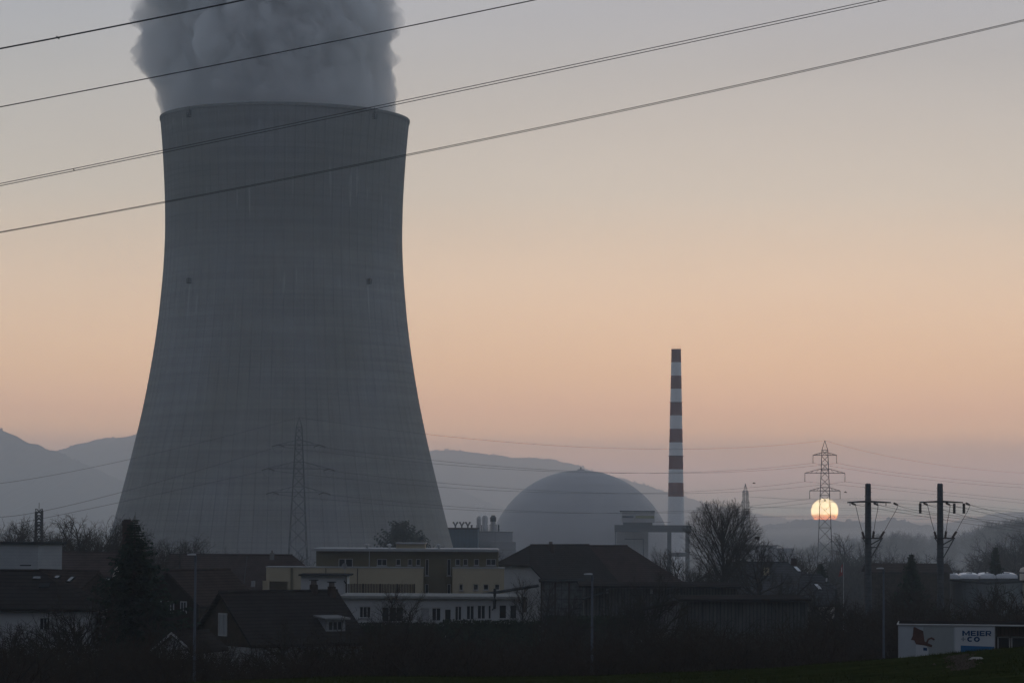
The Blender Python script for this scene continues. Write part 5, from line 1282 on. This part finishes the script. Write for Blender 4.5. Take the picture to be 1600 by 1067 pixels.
def conifer(seed, H, Rw, m, droop=.30, dens=1.0, lift=0.0, power=.95):
    r = random.Random(seed); root = thing('conifer', (0, 0, -500), 'dark spruce', 'tree', 'conifers')
    mb = MB(); mb.tube([(0, 0, -.3), (0, 0, H*.5), (0, 0, H)], [H*.018, H*.011, .02], 7); mb.build('trunk', M['bark'], root)
    mb = MB(); z = H*.05
    while z < H*.985:
        f = z/H; Rr = Rw*(1-f)**power*(1 if f > .12 else .75+2*f) + .10; sz = min(1, .25+Rr/2.0)
        for b in range(r.randint(8, 12)):
            a = r.uniform(0, 2*pi); L = Rr*r.choice((r.uniform(.45, .85), r.uniform(.45, .85), r.uniform(.9, 1.4))); d = Vector((cos(a), sin(a), 0)); sd = Vector((-sin(a), cos(a), 0))
            nseg = max(3, int(L/.28*dens)); 
            for k in range(nseg):
                u = (k+.6)/nseg; c = Vector((0, 0, z)) + d*(L*u) + Vector((0, 0, -droop*L*u*(1-.45*u) + lift*L*u*u))
                w = (.26+.30*L*(1-u)*.5)*r.uniform(.7, 1.3)*sz
                for s_ in (-1, 1):
                    for q in range(2):
                        tip = c + sd*s_*w*r.uniform(.5, 1.1) + (d*r.uniform(.05, .4) + Vector((0, 0, r.uniform(-.42, .08))))*sz
                        mb.face([c + (d*r.uniform(-.18, .0) + Vector((0, 0, r.uniform(-.08, .0))))*sz, c + (d*r.uniform(.08, .26) + Vector((0, 0, r.uniform(-.05, .10))))*sz, tip])
                mb.face([c - sd*.06*sz, c + sd*.06*sz, c + (d*r.uniform(.18, .4) + Vector((0, 0, r.uniform(-.2, .06))))*sz])
        z += H*.0105*r.uniform(.7, 1.3)
    mb.build('crown', m, root); finish(root); HIDE.append(root); return root
cf1 = conifer(5, 18, 5.8, M['needle'], .36, 1.0, .22, 1.0); cf2 = conifer(6, 10, 3.0, M['needle_pale'], .25, .8, .1)
pine = conifer(8, 18, 5.2, M['needle_pale'], -.1, .8, .45, .45)

G = 'bare trees around the village'
place(cf1, 211, 805, 205, 'large dark spruce rising beside the brick chimney', 'conifers', .4, 1.35)
place(pine, 626, 812, 740, 'broad dark evergreen standing before the base of the cooling tower', 'conifers', 0, 1.05)
place(pine, 656, 834, 735, 'smaller dark evergreen next to the broad evergreen', 'conifers', 1.7, .62)
place(cf2, 1283, 878, 395, 'small dark conifer beside the foot of the sun pylon', 'conifers', .8, 1.1)
place(cf2, 1424, 863, 330, 'dark pointed conifer between the two power poles', 'conifers', 2.1, 1.0)
place(cf2, 1555, 852, 455, 'misty conifer above the white roof lights', 'conifers', 3.3, .8)
place(tr_round, 1128, 776, 352, 'large round-crowned bare tree beside the chimney base', G, 2.2, 1.05)
place(tr_sp2, 1184, 829, 345, 'small bare tree with a nest leaning out beside the round tree', G, .7, .9)
o = thing('bird_nest', P(1183, 840, 343.5), 'dark twiggy nest high in the small bare tree', 'nest')
mb = MB(); rn = random.Random(3)
for _ in range(160):
    a = rn.uniform(0, 2*pi); q = Vector((.17*cos(a), .17*sin(a), rn.uniform(-.14, .10))); dr = Vector((-sin(a), cos(a), rn.uniform(-.5, .5))).normalized()*rn.uniform(.12, .3); mb.tube([q-dr, q+dr*.2+Vector((0, 0, .02)), q+dr], .016, 3, False)
mb.build('twigs', M['nest'], o)
mb = MB(); mb.lathe([(.03, -.2), (.12, -.15), (.17, -.02), (.12, .06)], 10); mb.build('cup', M['nest'], o)

spots = [  # proto, px, top row, depth, label, width
 (tr_sp1, 14, 806, 400, 'bare tree at the photo edge beside the radio mast', 1.0), (tr_sp3, 38, 822, 410, 'bare tree close against the radio mast', .8),
 (tr_sp2, 84, 826, 415, 'low bare tree just past the radio mast', .8), (tr_sp2, 115, 816, 335, 'forked bare tree above the brown-roofed house', 1.0),
 (tr_sp1, 152, 797, 330, 'tallest bare tree against the foot of the cooling tower edge', 1.0), (tr_sp3, 178, 812, 325, 'bare tree crowding the brick chimney', .9),
 (tr_up1, 243, 826, 420, 'pale misty tree just past the spruce tip', 1.5), (tr_sp1, 275, 835, 430, 'pale misty tree behind the first street lamp', .9), (tr_up3, 300, 846, 430, 'thin misty tree above the first street lamp', 1.4),
 (tr_sp3, 395, 858, 460, 'faint low tree behind the wide brown roof', .9), (tr_sp2, 440, 860, 470, 'faint low tree left of the tower pylon foot', .8), (tr_up2, 520, 850, 480, 'faint thin tree behind the antenna of the olive block', 1.3),
 (tr_up1, 592, 838, 500, 'thin bare tree beside the broad evergreen', 1.3), (tr_sp1, 690, 846, 520, 'misty bare tree before the blue hall corner', .8), (tr_sp3, 720, 850, 515, 'misty bare tree in front of the blue hall', .8), (tr_sp2, 757, 852, 505, 'misty bare tree in front of the pale plant block', .7), (tr_up2, 668, 848, 480, 'slim bare tree beside the smaller evergreen', 1.2),
 (tr_sp1, 876, 846, 560, 'faint bare tree peeping over the barn ridge', .7), (tr_up2, 1032, 846, 385, 'slender bare tree at the end of the barn wing', 1.0), (tr_up1, 1040, 858, 395, 'second slender tree at the end of the barn wing, shorter', 1.0),
 (tr_sp1, 1074, 852, 390, 'bushy bare tree under the gantry columns', .9), (tr_sp3, 1092, 868, 300, 'twiggy bare tree beneath the round tree', .9), 
  (tr_sp2, 1226, 853, 520, 'misty tree above the chimney of the slate house', .9), (tr_sp1, 1250, 845, 560, 'misty tree beside the foot of the sun pylon', .9),
 (tr_sp1, 1335, 828, 820, 'misty tall bare tree close beside the plain pole', 1.0), (tr_sp3, 1372, 846, 760, 'bare tree just past the plain pole', .9), 
 (tr_sp2, 20, 960, 168, 'small bare garden tree before the white house', 1.0), (tr_sp1, 128, 905, 176, 'slender bare garden tree at the white house corner', .62), (tr_sp3, 60, 985, 166, 'low bare garden tree under the white house window', 1.1),
 (tr_sp3, 250, 938, 185, 'bare tree leaning beside the spruce foot', .8), (tr_sp2, 340, 985, 165, 'bare bushy tree before the dark gable', 1.0), (tr_up2, 596, 905, 205, 'upright bare tree before the white building windows', 1.6),
 (tr_up1, 622, 916, 208, 'second upright bare tree before the white building', 1.6), (tr_up3, 693, 950, 170, 'thin bare tree before the tall dark windows', 1.2), (tr_up2, 740, 985, 165, 'thin low tree between the windows and the field', 1.4), (tr_up1, 845, 895, 260, 'thin bare tree before the white barn gable', 1.2), (tr_up3, 818, 890, 262, 'slim bare tree at the barn gable corner', 1.2),
 (tr_sp1, 1020, 880, 230, 'bare tree before the reddish barn wing', .62), (tr_sp2, 1320, 925, 215, 'dark bare tree before the slate cottage', 1.0), (tr_sp1, 1545, 905, 240, 'wide bare tree before the industrial hall', 1.1), (tr_sp3, 1500, 925, 230, 'bare tree under the ribbed insulator pole', 1.0), (tr_sp2, 1430, 905, 250, 'bare tree between the two pole feet', 1.0), (tr_sp1, 1595, 895, 250, 'bare tree at the photo edge before the hall', .9), (tr_sp3, 1395, 925, 235, 'low bare tree before the plain pole foot', 1.0)]
spots += [(tr_sp2, 3, 800, 385, 'dense bare tree at the very edge of the photo behind the block', 1.0), (tr_sp3, 60, 830, 440, 'bare tree behind the foot of the radio mast', 1.0), (tr_sp1, 100, 824, 350, 'bare tree standing behind the forked tree', .9), (tr_sp3, 135, 803, 345, 'bushy bare tree between the forked tree and the tallest tree', 1.0),
 (tr_sp2, 168, 799, 338, 'bare tree with a wide top before the tower edge', 1.0), (tr_sp3, 188, 818, 300, 'dark bare tree just behind the brick chimney', .9), (tr_sp2, 262, 830, 415, 'broad pale tree between the spruce and the first lamp', 1.1), (tr_sp3, 232, 838, 400, 'pale tree close against the spruce side', 1.0),
 (tr_sp3, 1085, 858, 372, 'bare tree leaning against the gantry column', 1.0),    
 (tr_sp1, 1285, 905, 300, 'bare garden tree before the slate cottage wall', .9), (tr_sp3, 640, 935, 215, 'bare tree before the middle of the low white building', .9), (tr_sp1, 880, 925, 230, 'bare tree before the mesh fronted shed', .8), (tr_sp2, 985, 920, 225, 'bare tree before the slatted barn', .8), (tr_sp3, 100, 930, 190, 'bare tree before the small brick house', .9), (tr_sp1, 455, 960, 178, 'bare garden tree before the gabled house eaves', .9)]
rr = random.Random(77)
for (pr, px, yt, Y, lb, wd) in spots: place(pr, px, yt, Y, lb, G, rr.uniform(0, 6.28), wd)
# misty wood along the valley
ups = [tr_up1, tr_up2, tr_up3, tr_sp1, tr_sp3]
for i in range(235):
    px = rr.uniform(1235, 1660); Y = rr.uniform(1700, 2600)
    top = interp([(1235, 852), (1320, 836), (1400, 825), (1450, 829), (1500, 832), (1540, 812), (1580, 806), (1640, 800)], px) + abs(rr.gauss(0, 9)) + (Y-1700)*.002
    place(rr.choice(ups), px, top, Y, 'misty bare tree in the grey wood behind the poles and hall', 'trees of the misty wood', rr.uniform(0, 6.28), rr.uniform(1.0, 1.6), 0)
for i in range(28):
    px = rr.uniform(1260, 1640); Y = rr.uniform(650, 1000)
    top = interp([(1255, 866), (1320, 858), (1400, 856), (1500, 858), (1545, 838), (1590, 826), (1640, 815)], px) + abs(rr.gauss(0, 7))
    place(rr.choice(ups), px, top, Y, 'darker bare tree at the near edge of the misty wood', 'trees at the near edge of the wood', rr.uniform(0, 6.28), rr.uniform(1.1, 1.7))
for i in range(22):
    px = rr.uniform(-30, 480); Y = rr.uniform(470, 560)
    place(rr.choice(ups), px, interp([(-30, 822), (100, 832), (230, 842), (330, 856), (480, 866)], px)+rr.gauss(2, 5), Y, 'faint misty tree along the foot of the cooling tower', 'trees along the tower foot', rr.uniform(0, 6.28), rr.uniform(1.0, 1.5))
for i in range(14):
    px = rr.uniform(580, 820); Y = rr.uniform(520, 620)
    place(rr.choice(ups), px, 856+rr.gauss(0, 4), Y, 'faint misty tree before the plant buildings', 'trees before the plant', rr.uniform(0, 6.28), rr.uniform(1.0, 1.5))
# shrub belt at the foot of the field
shs = [sh1, sh2, sh3]
for i in range(210):
    px = -30 + 1680*(i+rr.random())/210; Y = rr.uniform(128, 205)
    top = interp([(-30, 1000), (150, 985), (260, 985), (400, 1005), (560, 985), (640, 975), (760, 985), (900, 985), (1000, 968), (1260, 965), (1400, 950), (1600, 945)], px) + rr.gauss(12, 16)
    if 1285 < px: Y = rr.uniform(190, 215)
    place(rr.choice(shs), px, min(top, 1040), Y, 'tangled bare shrub in the dark belt below the field', 'shrubs below the field', rr.uniform(0, 6.28), rr.uniform(1.1, 1.7))
for i in range(46):
    px = rr.choice([rr.uniform(60, 300), rr.uniform(1240, 1620), rr.uniform(880, 1240)]); Y = rr.uniform(205, 300)
    place(rr.choice(shs), px, interp([(0, 985), (300, 960), (880, 965), (1240, 950), (1320, 925), (1620, 915)], px)+rr.gauss(5, 9), Y, 'dark garden shrub between the houses', 'garden shrubs', rr.uniform(0, 6.28), rr.uniform(1.2, 1.9))
for o in HIDE:
    for c in list(o.children): bpy.data.objects.remove(c)
    bpy.data.objects.remove(o)

# ------------------------------------------------------------------ birds
for px, py, Y, lb in ((1178, 755, 420, 'small dark bird flying beside the distant pylon'), (1321, 769, 420, 'small dark bird flying between the sun pylon and pole')):
    k = Y/FPX; mb = MB()
    mb.tube([(-.22, 0, 0), (-.1, 0, .03), (.08, 0, .03), (.2, 0, .0), (.26, 0, -.01)], [.01, .06, .07, .04, .01], 7)
    for s_ in (-1, 1): mb.mesh([(-.06, 0, .05), (.10, 0, .05), (.02, s_*.2, .16), (-.10, s_*.38, .10)], [(0, 1, 2, 3)]); mb.mesh([(-.06, 0, .04), (.10, 0, .04), (.02, s_*.2, .15), (-.10, s_*.38, .09)], [(3, 2, 1, 0)])
    o = mb.build('bird', M['bird']); o.location = P(px, py, Y); tag(o, lb, 'bird')
